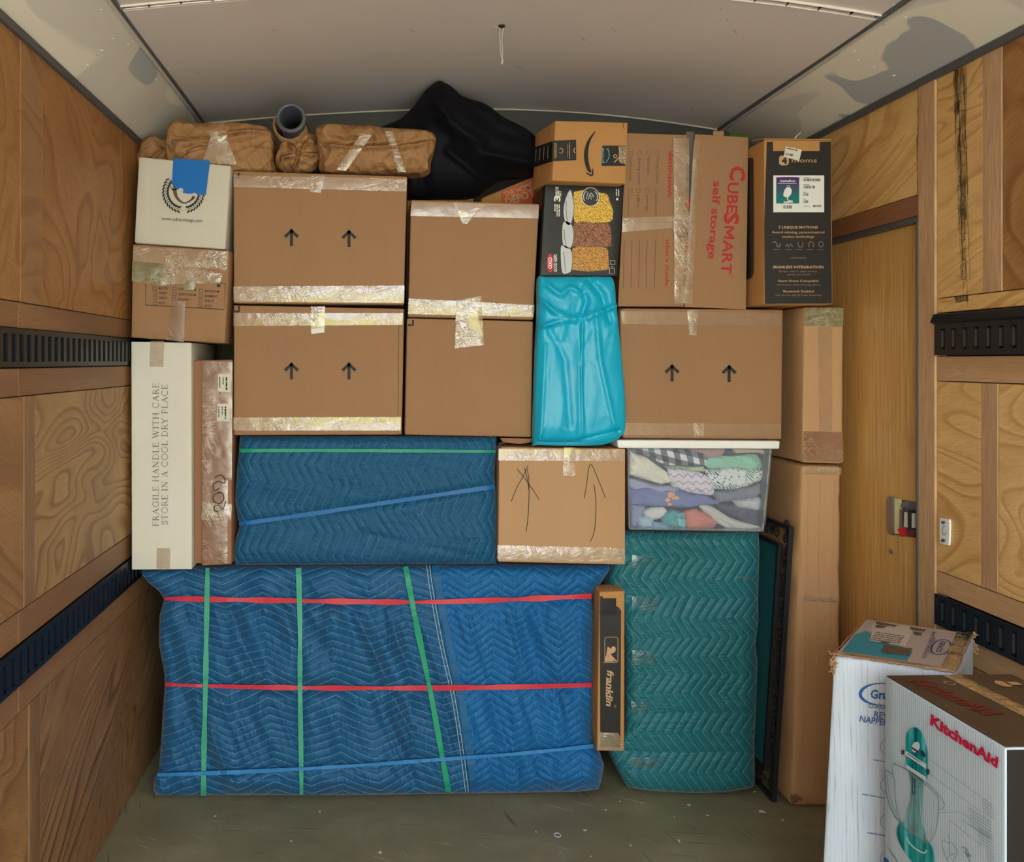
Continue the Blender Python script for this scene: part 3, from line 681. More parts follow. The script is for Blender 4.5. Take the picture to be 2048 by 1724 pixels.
# wire hanging from the roof
p0 = None
for d_ in np.linspace(1.6, 3.5, 400):
    p = W(1003, 52, d_)
    if p[2] <= zc(p[0]): pass
    else: continue
    p0 = p; break
if p0 is None: p0 = W(1003, 52, 2.75)
for d_ in np.linspace(3.5, 1.6, 800):
    p = W(1003, 52, d_)
    if p[2] > zc(p[0]): continue
d_ = (zc(.36)-CH)*F/(CY-52); p0 = W(1003, 52, d_); p0[2] = zc(p0[0])
t = thing('hanging_wire', 'thin white wire dangling from a hole in the ceiling', 'wire', p0)
q = MB(); q.tube([p0+(-.02, 0, -.001)]+[W(x, y, d_) for x, y in smoothpts([(999, 56), (1000, 80), (1001, 105), (1006, 122), (1003, 128), (1005, 105), (1004, 75), (1007, 56)], 5)], .0011, 6); q.make('wire', t, M['off_white'])
q = MB(); q.tube([p0+(0, 0, .002), p0+(0, 0, -.003)], .010, 12); q.make('grommet', t, M['rub'])
# ---------------------------------------------------------------- cartons
def carton(name, label, cat, quad, T, mat, r=.006, n=(10, 5, 10), bulge=.003, back=None, group=None, crush=0, parent=None, part='body'):
    c = c8px(quad, T, back) if not isinstance(quad[0], np.ndarray) else quad+(back if back else [p+np.array([0, T, 0]) for p in quad])
    P = np.array(c); zmin = P[:, 2].min()
    t = thing(name, label, cat, (P[:, 0].mean(), P[:, 1].mean(), zmin), group) if parent is None else parent
    sd = random.uniform(0, 50)
    fn = np.cross(c[1]-c[0], c[3]-c[0]); fn /= np.linalg.norm(fn); fn = -fn if fn[1] > 0 else fn
    def disp(Q, d, tt):
        e = bulge*vn(Q*5+sd)*.5
        fr = np.clip(1-tt[:, 1]*12, 0, 1)            # keep the printed front nearly flat
        e = e*(1-fr)-.0006*fr
        Q = Q+d*e[:, None]
        if crush:
            edge = (np.abs(d).max(1) < .98)
            Q = Q+(d*(-crush*np.maximum(0, fbm(Q*23+sd, 2)))[:, None])*edge[:, None]
        return Q
    v, f = rbox(c, r, n, disp)
    mk(part, t, v, f, mat, True)
    return t, plane3(c[0], c[1], c[3]), c
def corner_mark(t, s, x, y, k=11, sq=False):
    q = Ink(s, .0014); q.line([(x, y+k), (x, y), (x+k, y)] if not sq else [(x, y+k), (x+k, y+k), (x+k, y)], 4); q.make('corner_mark', t, M['ink'])
def arrow(t, s, x, y, h=34):
    q = Ink(s, .0014); q.rect(x-3, y-h/2+4, x+3, y+h/2); q.line([(x-13, y-h/2+16), (x, y-h/2+3.5), (x+13, y-h/2+16)], 6.5); q.poly([(x-4.6, y-h/2+4), (x, y-h/2-1), (x+4.6, y-h/2+4)]); q.make('arrow', t, M['ink'])
def edge_line(t, s, pts, wd=1.6, mat='ink_soft'):
    q = Ink(s, .0009); q.line(pts, wd); q.make('flap_edge', t, M[mat])
# centre-left pair with arrows
t, s, c = carton('cardboard_box', 'brown cardboard box with two arrows, directly under the paper-wrapped bundles', 'box', [(466, 341, 3.10), (815, 352, 3.10), (808, 610, 3.10), (467, 607, 3.10)], .44, M['card'], group=None)
arrow(t, s, 583, 475); arrow(t, s, 698, 477); corner_mark(t, s, 468, 346, 9, True)
tape(t, s, [(467, 351), (814, 358), (813, 383), (467, 374)], M['tape'], 1); tape(t, s, [(467, 573), (809, 571), (808, 606), (467, 603)], M['tape_bright'], 2, label='shiny strip of clear tape')
tape(t, s, [(624, 352), (650, 352), (641, 386), (620, 384)], M['tape_crinkle'], 3, .0016, .003)
t, s, c = carton('cardboard_box', 'brown cardboard box with two arrows, resting on the upper blue bundle', 'box', [(467, 610, 3.10), (809, 617, 3.10), (804, 870, 3.10), (467, 871, 3.10)], .44, M['card'])
arrow(t, s, 583, 742); arrow(t, s, 698, 742); corner_mark(t, s, 467, 612, 11, True)
tape(t, s, [(467, 626), (806, 626), (805, 650), (467, 652)], M['tape'], 4); tape(t, s, [(467, 835), (802, 834), (801, 861), (467, 861)], M['tape_bright'], 5, label='shiny strip of clear tape')
tape(t, s, [(622, 613), (650, 613), (649, 664), (622, 664)], M['tape_crinkle'], 6, .0016, .003)
q = Ink(s, .0055); q.poly([(622, 658), (649, 656), (649, 665), (623, 668)]); q.make('tape_end', t, M['white'])
edge_line(t, s, [(798, 620), (796, 868)], 1)
# centre pair
t, s, c = carton('cardboard_box', 'plain brown cardboard box left of the black food container box', 'box', [(822, 399, 3.10), (1079, 407, 3.10), (1067, 640, 3.10), (816, 634, 3.10)], .18, M['card'])
tape(t, s, [(823, 404), (1078, 410), (1077, 437), (821, 432)], M['tape_flat'], 7); tape(t, s, [(817, 597), (1069, 610), (1067, 634), (816, 628)], M['tape_bright'], 8, label='shiny strip of clear tape')
tape(t, s, [(905, 404), (970, 408), (934, 449), (925, 447)], M['tape_crinkle'], 9, .0018, .003)
t, s, c = carton('cardboard_box', 'plain brown cardboard box left of the turquoise bag, crumpled tape at its top', 'box', [(814, 636, 3.10), (1067, 642, 3.10), (1063, 875, 3.10), (809, 870, 3.10)], .44, M['card'])
corner_mark(t, s, 816, 640, 10, True)
tape(t, s, [(912, 600), (962, 592), (968, 690), (910, 697)], M['tape_crinkle'], 10, .003, .004, label='crumpled strip of clear tape')
slabf = slab(Plane((0, 3.115, 0)), [(1000, 876), (1063, 877), (1062, 884), (1040, 888), (1006, 884)], .004); slabf.make('flap', t, M['card_dark'])
# carton behind
t, s, c = carton('cardboard_box', 'brown cardboard box with grey taped top, peeking out under the black cloth bundle', 'box', [(814, 381, 3.32), (948, 380, 3.32), (946, 600, 3.32), (812, 600, 3.32)], .24, M['card'])
tape(t, s, [(815, 384), (947, 383), (947, 398), (815, 400)], M['tape_crinkle'], 11, .002)
q = Ink(s, .0035); q.rect(862, 379, 866, 400); q.line([(934, 384), (940, 390), (946, 386)], 4); q.make('print', t, M['ink'])
t, s, c = carton('cardboard_box', 'dim brown cardboard box with an orange print, behind the black food container box', 'box', [(962, 396, 3.34), (1078, 348, 3.34), (1120, 470, 3.34), (962, 470, 3.34)], .2, M['card_orange'])
q = Ink(s); q.poly([(1003, 383), (1070, 356), (1090, 420), (1003, 420)]); q.make('print', t, M['orange_print'])
q = Ink(s, .002); q.text('THE HOME', 1010, 396, 60, 12, -20, .02); q.text('DEPOT', 1014, 412, 60, 15, -20, .02); q.make('lettering', t, M['tan_ink'])
# scribbled box
t, s, c = carton('cardboard_box', 'brown cardboard box with two hand-drawn pen arrows, standing on the big blue bundle', 'box', [(998, 894, 3.09), (1251, 897, 3.09), (1251, 1130, 3.09), (996, 1124, 3.09)], .44, M['card_light'], r=.004)
tape(t, s, [(997, 898), (1250, 899), (1249, 922), (997, 921)], M['tape'], 12); tape(t, s, [(995, 1090), (1250, 1096), (1250, 1124), (995, 1119)], M['tape_bright'], 13)
tape(t, s, [(1128, 895), (1150, 895), (1150, 952), (1125, 951)], M['tape_crinkle'], 14, .002, .003)
Z4 = lambda L: [(980+x/3.531, 850+y/3.531) for x, y in L]
q = Ink(s, .0014)
for L in ([(268, 285), (235, 360), (190, 440), (150, 540)], [(190, 310), (240, 370), (290, 440), (350, 530)], [(243, 300), (262, 380), (275, 460)], [(262, 310), (275, 400), (272, 600), (256, 752)],
          [(665, 520), (680, 430), (695, 320), (708, 280), (725, 295), (770, 400), (815, 515)], [(735, 420), (748, 560), (738, 740), (708, 822)]):
    q.line(smoothpts(Z4(L), 5), 1.3)
q.make('pen_arrows', t, M['ink']); corner_mark(t, s, 1000, 886, 10)
# right box with arrows
t, s, c = carton('cardboard_box', 'big brown cardboard box with two black arrows, standing on the white bin lid', 'box', [(1239, 616, 3.09), (1567, 619, 3.09), (1564, 879, 3.09), (1246, 877, 3.09)], .44, M['card'])
arrow(t, s, 1344, 746); arrow(t, s, 1458, 747); corner_mark(t, s, 1238, 618, 7)
tape(t, s, [(1242, 622), (1564, 626), (1563, 652), (1244, 648)], M['tape_flat'], 15); tape(t, s, [(1247, 846), (1562, 848), (1561, 872), (1247, 870)], M['tape_flat'], 16)
tape(t, s, [(1374, 620), (1398, 620), (1392, 672), (1378, 670)], M['tape_crinkle'], 17, .0016, .003); tape(t, s, [(1386, 846), (1410, 846), (1406, 872), (1388, 873)], M['tape_crinkle'], 18, .0016, .003)
# white emblem box
t, s, c = carton('cardboard_box', 'white cardboard box with a torn blue tape strip over a laurel emblem', 'box', [(277, 313, 3.07), (462, 331, 3.07), (451, 499, 3.07), (268, 486, 3.07)], .36, M['white_card'], r=.005, bulge=.004, crush=.002)
bl = [(347, 317), (421, 322), (417, 350), (412, 391)]+[(405, 389), (398, 391), (390, 386), (380, 388), (371, 387), (366, 386), (367, 378), (360, 376), (355, 380), (349, 372), (344, 369)]
q = Ink(s, .0030); q.poly(bl); q.make('blue_tape', t, M['blue_tape'], label='torn strip of blue tape')
q = Ink(s, .0014)
cx, cy = 367, 384
for sg in (-1, 1):
    q.line([(cx+sg*36*math.sin(a), cy+36*math.cos(a)) for a in np.linspace(.12, 2.3, 24)], .8)
    for k in range(13):
        a = .25+k*.165; R = 36
        x = cx+sg*R*math.sin(a); y = cy+R*math.cos(a); 
        for dr, da in ((4.5, .9), (-4.5, .3)):
            tx = math.atan2(-math.sin(a), sg*math.cos(a)); x2 = x+sg*dr*math.sin(a); y2 = y+dr*math.cos(a)
            q.ell(x2, y2, 4.4, 1.7, 10, tx+(.55 if dr > 0 else -.55)*(-1 if sg > 0 else 1))
q.make('laurel_emblem', t, M['ink'])
q = Ink(s, .0015); q.line(smoothpts([(351, 366), (350, 384), (356, 398), (368, 406), (380, 402), (386, 396)], 6), [7, 7.5, 8, 8.2, 8, 7.8, 7.5, 7.3, 7, 6.5, 6, 5.7, 5.3, 5, 4.6, 4.2, 3.8, 3.5, 3.2, 3, 3, 3.2, 3.4, 3.6, 3.8, 4, 4.2, 4.4, 4.6, 4.8, 5][:31]); q.ell(387, 395, 3.4, 3.4)
q.line([(344, 380), (358, 377)], 2.4); q.line([(340, 372), (346, 380)], 1.6); q.make('emblem_letter', t, M['ink_soft'])
q = Ink(s, .0014); q.text('www.culturekings.com', 323, 440, 82, 6.6, 3.5, .008); q.make('lettering', t, M['ink_serif'])
# room-list box
t, s, c = carton('cardboard_box', 'brown moving box with a printed room checklist and olive tape, under the white emblem box', 'box', [(265, 488, 3.06), (459, 501, 3.06), (450, 687, 3.06), (262, 675, 3.06)], .4, M['card'], r=.004, bulge=.005, crush=.002)
q = Ink(s); q.line([(292, 561), (291, 610), (449, 619), (451, 567), (397, 563)], 1.5); q.rect(434, 569, 441, 574)
Z1 = lambda x, y: (250+x/3.4475, 220+y/3.4475)
rows = [('MASTER', 232, 1236), ('GUEST', 236, 1268), ('GIRLS', 236, 1302), ('BOYS', 236, 1338), ('LIVING ROOM', 370, 1242), ('DINING ROOM', 370, 1278), ('KITCHEN', 366, 1312), ('BATH ROOM', 552, 1256), ('BASEMENT', 550, 1290), ('GARAGE', 548, 1322), ('ATTIC', 545, 1358)]
for w_, x, y in rows:
    X, Y = Z1(x, y); L = len(w_)*3.15; q.text(w_, X, Y, L, 4.6, 2.5, .01); q.frame(X-11.5, Y-5.6, X-4.8, Y+.8, 1)
X, Y = Z1(332, 1342); q.frame(X, Y-6, X+6.6, Y+1, 1)
q.text('BEDROOM', 316, 568, 36, 5.5, 2, .03); q.make('lettering', t, M['ink'])
tape(t, s, [(267, 494), (456, 503), (453, 540), (266, 524)], M['tape_crinkle'], 20, .003, .002)
tape(t, s, [(265, 522), (350, 530), (330, 572), (264, 562)], M['tape_olive'], 21, .003, .004, label='olive green tape'); tape(t, s, [(330, 524), (446, 548), (440, 566), (318, 570)], M['tape_crinkle'], 22, .003, .006)
tape(t, s, [(370, 554), (392, 555), (390, 580), (368, 580)], M['tape_olive'], 23, .002, .006); tape(t, s, [(345, 600), (371, 602), (368, 684), (333, 680)], M['tape_brown'], 24, .0012, .002)
corner_mark(t, s, 267, 526, 7)
# long white box with serif print
t, s, c = carton('tall_box', 'long white upright box reading fragile handle with care, against the left wall', 'box', [(262, 683, 3.08), (383, 685, 3.08), (384, 1139, 3.08), (263, 1140, 3.08)], .44, M['white_card2'], r=.003, bulge=.002)
def arc(cx_, cy_, rx, ry, a0, a1, n=14): return [(cx_+rx*math.cos(math.radians(a0+(a1-a0)*k/n)), cy_+ry*math.sin(math.radians(a0+(a1-a0)*k/n))) for k in range(n+1)]
TH, TN = .13, .055
def stem(x, y0=0, y1=1, sf=(1, 1)): 
    o = [([(x, y0), (x, y1)], TH)]
    for k, y in enumerate((y0, y1)):
        if sf[k]: o.append(([(x-.14, y+(.02 if k == 0 else -.02)), (x+.14, y+(.02 if k == 0 else -.02))], .045))
    return o
G_ = {
 'I': (.34, stem(.17)), 'L': (.62, stem(.17)+[([(.1, .02), (.58, .02)], TN), ([(.57, 0), (.59, .22)], .05)]),
 'F': (.60, stem(.17)+[([(.1, .98), (.56, .98)], TN), ([(.2, .52), (.46, .52)], TN), ([(.55, 1), (.56, .78)], .05), ([(.46, .62), (.46, .42)], .04)]),
 'E': (.64, stem(.17)+[([(.1, .98), (.56, .98)], TN), ([(.2, .52), (.46, .52)], TN), ([(.1, .02), (.6, .02)], TN), ([(.55, 1), (.56, .78)], .05), ([(.59, 0), (.61, .22)], .05), ([(.46, .62), (.46, .42)], .04)]),
 'H': (.84, stem(.17)+stem(.67)+[([(.2, .52), (.65, .52)], TN)]),
 'N': (.86, [([(.17, 0), (.17, 1)], .06), ([(.69, 0), (.69, 1)], .06), ([(.15, 1), (.69, 0)], TH), ([(.03, .98), (.2, .98)], .045), ([(.06, .02), (.28, .02)], .045), ([(.57, .98), (.8, .98)], .045)]),
 'T': (.72, stem(.36, 0, 1, (1, 0))+[([(.04, .98), (.68, .98)], TN), ([(.05, 1), (.03, .78)], .05), ([(.67, 1), (.69, .78)], .05)]),
 'D': (.80, stem(.17)+[([(.1, .98), (.36, .98)]+arc(.36, .5, .36, .48, 90, -90)+[(.1, .02)], .075)]),
 'P': (.62, stem(.17)+[([(.1, .98), (.32, .98)]+arc(.32, .73, .22, .25, 90, -90)+[(.2, .48)], .07)]),
 'R': (.72, stem(.17)+[([(.1, .98), (.32, .98)]+arc(.32, .74, .21, .24, 90, -90)+[(.2, .5)], .07), ([(.34, .5), (.66, .0)], .12), ([(.6, .02), (.74, .02)], .04)]),
 'A': (.80, [([(.4, 1), (.1, 0)], .06), ([(.38, 1), (.68, 0)], TH), ([(.2, .34), (.58, .34)], TN), ([(0, .02), (.2, .02)], .045), ([(.56, .02), (.8, .02)], .045)]),
 'W': (1.08, [([(.12, 1), (.34, 0)], TH), ([(.34, 0), (.54, .96)], .06), ([(.52, 1), (.74, 0)], TH), ([(.74, 0), (.96, 1)], .06), ([(0, .98), (.25, .98)], .045), ([(.42, .98), (.64, .98)], .045), ([(.86, .98), (1.06, .98)], .045)]),
 'Y': (.76, [([(.12, 1), (.38, .46)], TH), ([(.66, 1), (.38, .46)], .06), ([(.38, .5), (.38, 0)], TH), ([(.25, .02), (.51, .02)], .045), ([(0, .98), (.24, .98)], .045), ([(.55, .98), (.77, .98)], .045)]),
 'C': (.78, [(arc(.44, .5, .36, .49, 48, 312, 22), .09), ([(.69, .97), (.69, .72)], .05)]),
 'G': (.84, [(arc(.44, .5, .36, .49, 48, 305, 22), .09), ([(.69, .97), (.69, .72)], .05), ([(.70, .06), (.70, .42)], .12), ([(.58, .42), (.82, .42)], .045)]),
 'O': (.86, [(arc(.43, .5, .36, .49, 0, 360, 28), .085)]),
 'S': (.58, [(smoothpts([(.48, .82), (.38, .95), (.25, .98), (.12, .88), (.12, .70), (.28, .56), (.42, .44), (.48, .26), (.38, .06), (.24, .02), (.1, .1)], 3), .085), ([(.49, .97), (.49, .75)], .05), ([(.08, 0), (.08, .26)], .05)]),
 ' ': (.36, [])}
def serif(q, txt, x, y, L, H, ang):
    a = math.radians(ang); e1 = np.array([math.cos(a), math.sin(a)]); e2 = np.array([math.sin(a), -math.cos(a)])
    tot = sum(G_[ch][0]+.06 for ch in txt); k = L/tot; pos = 0
    for ch in txt:
        wd, st_ = G_[ch]
        for pts, tw in st_: q.line([np.array([x, y])+e1*(pos+p[0])*k+e2*p[1]*H for p in pts], tw*H*.86)
        pos += wd+.06
q = Ink(s, .0012); serif(q, 'FRAGILE HANDLE WITH CARE', 317.5, 1053, 288, 12, -90); serif(q, 'STORE IN A COOL DRY PLACE', 335.5, 1050, 282, 12, -90); q.make('lettering', t, M['ink_serif'])
tape(t, s, [(301, 682), (329, 682), (327, 734), (299, 733)], M['tape_flat'], 25); tape(t, s, [(314, 1096), (341, 1096), (340, 1138), (313, 1137)], M['tape_flat'], 26)
# narrow taped box
t, s, c = carton('narrow_box', 'narrow upright brown box wrapped in tape with 205 written in marker', 'box', [(403, 720, 3.10), (465, 719, 3.10), (463, 1129, 3.10), (403, 1132, 3.10)], .42, M['card_red'], r=.004, bulge=.008, crush=.004, n=(6, 5, 24))
v, f = rbox(c8px([(387, 722, 3.115), (405, 720, 3.115), (406, 1128, 3.115), (389, 1126, 3.115)], .4), .003, (3, 4, 20)); mk('side_fold', t, v, f, M['card_dark'], True)
tape(t, s, [(404, 722), (465, 724), (464, 960), (404, 956)], M['tape_brown'], 27, .0014, .002); tape(t, s, [(404, 958), (456, 960), (455, 1127), (405, 1126)], M['tape_brown'], 28, .0018, .002)
tape(t, s, [(405, 1004), (464, 1008), (463, 1040), (403, 1040)], M['tape_bright'], 29, .0025, .003)
for k, (x, y) in enumerate(((437, 748), (435, 807))):
    q = Ink(s, .0046); q.poly([(x, y), (x+25, y), (x+25, y+36), (x-1, y+35)]); lb = q.make('sticker', t, M['off_white'])
    q = Ink(s, .0052); 
    for j, L in enumerate((16, 10, 20)): q.dashes(x+4+j*7, y+6, L+6, 2+1.2*(j == 2), 90, k*5+j)
    q.make('print', lb, M['ink'])
q = Ink(s, .005)
for L in ([(430, 955), (442, 950), (450, 958), (449, 966), (438, 962), (427, 969), (430, 981), (440, 975)], [(441, 985), (429, 989), (427, 1000), (438, 1007), (448, 998), (445, 986), (436, 984)], [(452, 1002), (446, 1018), (438, 1010), (430, 1012), (429, 1020), (437, 1024)]): q.line(smoothpts(L, 6), 1.9)
q.make('marker_number', t, M['ink'])

# ---------------------------------------------------------------- shipping box with smile arrow
dA = 3.00
fr = [W(1111, 241, dA), W(1256, 245, dA*1.008), W(1252, 368, dA*1.008), W(1104, 361, dA)]
bk = [p+np.array([-.035, .18, 0]) for p in fr]
t, s, c = carton('shipping_box', 'small tan shipping box with a curved smile arrow and black printed tape', 'box', fr, 0, M['card_orange'], r=.003, back=bk, bulge=.002)
L_ = plane3(c[0], c[4], c[3])
Z2 = lambda x, y: (1050+x/5.225, 230+y/5.225)
q = Ink(s, .0016); q.poly([Z2(*p) for p in ((295, 270), (533, 258), (535, 472), (290, 486))]); q.make('black_tape', t, M['black_print'], label='black printed tape'); q = Ink(s, .0016); q.poly([Z2(*p) for p in ((808, 320), (1052, 322), (1048, 532), (800, 532))]); q.make('black_tape', t, M['black_print'], label='black printed tape')
q = Ink(L_, .0016); q.poly([Z2(*p) for p in ((293, 272), (290, 486), (62, 558), (72, 350))]); q.make('black_tape', t, M['black_print'], label='black printed tape')
sm = smoothpts([(733, 172), (672, 262), (640, 370), (640, 470), (662, 560), (686, 600)], 5)
q = Ink(s, .0016); q.line([Z2(*p) for p in sm], [ (1.0+7.5*math.sin(math.pi*min(1, k/(len(sm)-1)*1.0)*.86+.05)) for k in range(len(sm))])
q.line([Z2(*p) for p in smoothpts([(635, 602), (680, 628), (704, 622), (706, 560)], 4)], [1.5, 2, 2.6, 3, 3.4, 3.6, 3.8, 3.8, 3.4, 3, 2.6, 2, 1.5]); q.rect(*Z2(1022, 84), *Z2(1026, 140)); q.make('smile_arrow', t, M['ink'])
q = Ink(s, .0022); x, y = Z2(822, 500); q.text('prime', x, y, 29, 5, -90, .01); q.line([Z2(*p) for p in smoothpts([(845, 495), (872, 450), (876, 400), (862, 355)], 4)], 1.3); q.line([Z2(*p) for p in ((846, 362), (864, 354), (872, 372))], 1.3); q.make('lettering', t, M['pale_blue'], label='pale blue lettering')
q = Ink(s, .0022); x, y = Z2(940, 432); q.ring(x, y, 3, 3, 1.6); q.line([Z2(930, 498), Z2(975, 450), Z2(1000, 440)], 1.8); q.dashes(*Z2(985, 350), 26, 1.2, 90, 3); q.dashes(*Z2(1005, 345), 30, 1.2, 90, 4)
x, y = Z2(375, 375); q.ring(x, y, 3.6, 5.2, 1.1, 20, -150, 150); q.dashes(*Z2(316, 295), 31, 1.6, 90, 5); q.dashes(*Z2(330, 300), 28, .8, 90, 6); q.dashes(*Z2(447, 305), 26, .8, 90, 7); q.dashes(*Z2(468, 285), 33, 1.5, 90, 8); x, y = Z2(524, 372); q.ring(x, y, 3, 4.5, 1.8, 16, 90, 270)
q.make('print', t, M['tan_ink'])
q = Ink(L_, .0022)
for k in range(4): q.dashes(*Z2(250-k*42, 320+k*14), 26-k, .8, 92, k+9)
q.make('print', t, M['white'])
tape(t, s, [Z2(975, 330), Z2(1050, 325), Z2(1048, 520), Z2(985, 500)], M['tape_crinkle'], 40, .002, .003)

# ---------------------------------------------------------------- black food container box
t, s, c = carton('product_box', 'black printed box picturing three food containers of corn, granola and pasta', 'box', [(1090, 367, 3.07), (1249, 372, 3.07), (1235, 553, 3.07), (1080, 552, 3.07)], .24, M['black_card'], r=.003, bulge=.002)
def spots(name, c1, c2, c3, sc, str_=(1, 1, 1)):
    b = NB(name); o = b.mp(b.co(), str_); v = b.vor(o, sc); cl = b.vor(o, sc, 'Color'); xyz = b.sep(cl)
    cc = b.mix(xyz[0], s2l(c1), s2l(c2)); cc = b.mix(b.ramp(v, [(.35, (0, 0, 0)), (.75, (1, 1, 1))]), cc, s2l(c3)); b.col(cc).rough(.35); return b.m
pc = spots('corn_print', (236, 190, 60), (250, 212, 90), (150, 100, 20), 260); pg = spots('granola_print', (196, 128, 84), (150, 84, 52), (70, 36, 20), 330); pp = spots('pasta_print', (232, 176, 70), (206, 140, 44), (110, 62, 16), 210, (1, 1, 2.6))
q = Ink(s, .0014); q.poly(smoothpts([Z2(*p) for p in ((512, 805), (700, 806), (852, 826), (880, 900), (914, 980), (916, 1060), (885, 1118), (700, 1124), (518, 1120))], 2, True)); pic = q.make('picture_corn', t, pc)
q = Ink(s, .0018); q.poly(smoothpts([Z2(*p) for p in ((515, 1128), (700, 1126), (870, 1132), (898, 1250), (900, 1345), (865, 1378), (500, 1372))], 2, True)); q.make('picture_granola', t, pg)
q = Ink(s, .0022); q.poly(smoothpts([Z2(*p) for p in ((498, 1390), (640, 1384), (845, 1388), (868, 1470), (874, 1580), (850, 1620), (490, 1620))], 2, True)); q.make('picture_pasta', t, pp)
q = Ink(s, .0026)
for L in (((470, 782), (505, 960), (478, 1138), (420, 1122), (402, 960)), ((480, 1140), (505, 1250), (478, 1385), (400, 1368), (388, 1200), (408, 1115)), ((470, 1400), (490, 1500), (480, 1622), (450, 1650), (388, 1645), (372, 1450), (385, 1362))): q.poly(smoothpts([Z2(*p) for p in L], 3, True))
q.make('picture_lids', t, flat('silver_print', (196, 198, 200), .4))
q = Ink(s, .0032)
for L in (((430, 900), (425, 980), (440, 1110)), ((408, 1200), (415, 1300), (430, 1380)), ((400, 1430), (412, 1520), (420, 1640))): q.line([Z2(*p) for p in L], 1.2)
for L in (((490, 800), (515, 960), (492, 1130)), ((500, 1150), (512, 1250), (490, 1380)), ((492, 1400), (500, 1500), (488, 1630))): q.line([Z2(*p) for p in L], 1)
q.make('picture_seals', t, flat('slate_print', (84, 92, 104), .5))
q = Ink(s, .0030); x, y = Z2(682, 858); q.ell(x, y, 17.5, 18.5); bd = q.make('badge', t, M['black_print'])
q = Ink(s, .0036); q.ring(x, y, 17.5, 18.5, 1.2); q.line([Z2(*p) for p in ((640, 880), (650, 820), (665, 815))], 1); q.line([Z2(*p) for p in ((660, 885), (672, 830), (690, 822))], 1); q.line([Z2(*p) for p in ((690, 885), (682, 840), (712, 860))], 1); q.line([Z2(*p) for p in ((690, 815), (716, 850))], 1)
for k in range(9):
    a = math.radians(150+k*10); q.rect(x+14*math.cos(a)-.9, y+14*math.sin(a)-.9, x+14*math.cos(a)+.9, y+14*math.sin(a)+.9); a = math.radians(-50+k*10); q.rect(x+14*math.cos(a)-.9, y+14*math.sin(a)-.9, x+14*math.cos(a)+.9, y+14*math.sin(a)+.9)
q.make('badge_print', t, M['white'])
q = Ink(s, .0016); x, y = Z2(262, 1548); q.ell(x, y, 6.4, 19); q.make('brand_oval', t, M['red_oval'])
q = Ink(s, .0022); q.text('OXO', x+3.4, y+11.5, 23, 7, -90, .035)
x, y = Z2(338, 1640); q.text('GOOD GRIPS', x-1, y, 35, 6.6, -90, .025)
x, y = Z2(366, 905); q.text('3', x, y, 12, 12, -90, .04); x, y = Z2(346, 850); q.text('PIECE', x, y, 19, 5.4, -90, .03); x, y = Z2(376, 850); q.text('SET', x, y, 11, 5.0, -90, .03)
for k, (x_, L) in enumerate(((306, 14), (328, 24), (350, 24))): x, y = Z2(x_, 1060 if k else 1005); q.dashes(x, y, L, 2.4, -90, k+2)
for k in range(2): q.dashes(*Z2(960+k*22, 775), 14, 2.2, 90, k); 
q.frame(*Z2(892, 1522), *Z2(938, 1562), .8); q.frame(*Z2(882, 1602), *Z2(932, 1660), .8); q.ell(*Z2(908, 1586), 1, 1); q.ell(*Z2(962, 880), 2.2, 2.6); q.make('lettering', t, M['white'])
q = Ink(plane3(c[0], c[4], c[3]), .0016); q.dashes(*Z2(118, 790), 24, 1.6, 90, 5); q.make('side_print', t, M['red_oval'])

# ---------------------------------------------------------------- self storage box with two front flaps
rrp = lambda x0, y0, x1, y1, r: [(x0+r, y0), (x1-r, y0), (x1-r*.3, y0+r*.3), (x1, y0+r), (x1, y1-r), (x1-r*.3, y1-r*.3), (x1-r, y1), (x0+r, y1), (x0+r*.3, y1-r*.3), (x0, y1-r), (x0, y0+r), (x0+r*.3, y0+r*.3)]
Z3 = lambda x, y: (1220+x/4.452, 250+y/4.452)
t, s0, c = carton('moving_box', 'tall brown moving box with red lettering and a destination list, flaps taped', 'box', [(1252, 269, 3.105), (1495, 277, 3.105), (1490, 616, 3.105), (1240, 612, 3.105)], .42, M['card_dark'])
def flapq(nm, q4, d, m, amp=.002):
    v, f = rbox(c8px([(x, y, d) for x, y in q4], .0045), .0015, (8, 1, 16)); return mk(nm, t, v, f, m, True)
flapq('flap', [(1253, 266), (1374, 270), (1367, 613), (1236, 613)], 3.094, M['card']); flapq('flap', [(1390, 268), (1497, 275), (1492, 619), (1369, 614)], 3.090, M['card'])
s = Plane((0, 3.094, 0)); s2 = Plane((0, 3.090, 0))
q = Ink(s0, .0015); q.poly([Z3(683, 60), Z3(755, 60), Z3(700, 700), Z3(655, 1600), Z3(650, 1600), Z3(700, 700)]); q.rect(*Z3(676, 60), *Z3(750, 640)); q.make('gap', t, flat('dim_grey_contents', (92, 84, 80), .5))
q = Ink(s0, .002); q.rect(*Z3(674, 640), *Z3(722, 765)); q.make('red_contents', t, M['red_ink']); q = Ink(s0, .002); q.rect(*Z3(672, 765), *Z3(716, 1010)); q.make('teal_contents', t, flat('teal_contents', (70, 96, 100), .5))
q = Ink(s); 
for w_, x, y, L in (('living room', 412, 290, 232), ('kitchen', 332, 290, 152), ('dining room', 250, 290, 250), ('bathroom', 172, 290, 205), ('bedroom', 400, 620, 182), ('storage', 320, 620, 154), ('office', 240, 622, 112)):
    X, Y = Z3(x, y); q.text(w_, X, Y, L/4.452, 6.2, 91, .0)
    a, b_ = Z3(x-4, y-56); q.frame(a, b_, a+7, b_+8, .9)
a, b_ = Z3(166, 566); q.frame(a, b_, a+6.5, b_+8, .9); q.line([Z3(165, 620), Z3(162, 806)], .9)
for k, x in enumerate((122, 190, 258, 325, 400)): q.line([Z3(x+4, 1025), Z3(x-4, 1450)], 1)
q.make('lettering', t, M['ink_soft'])
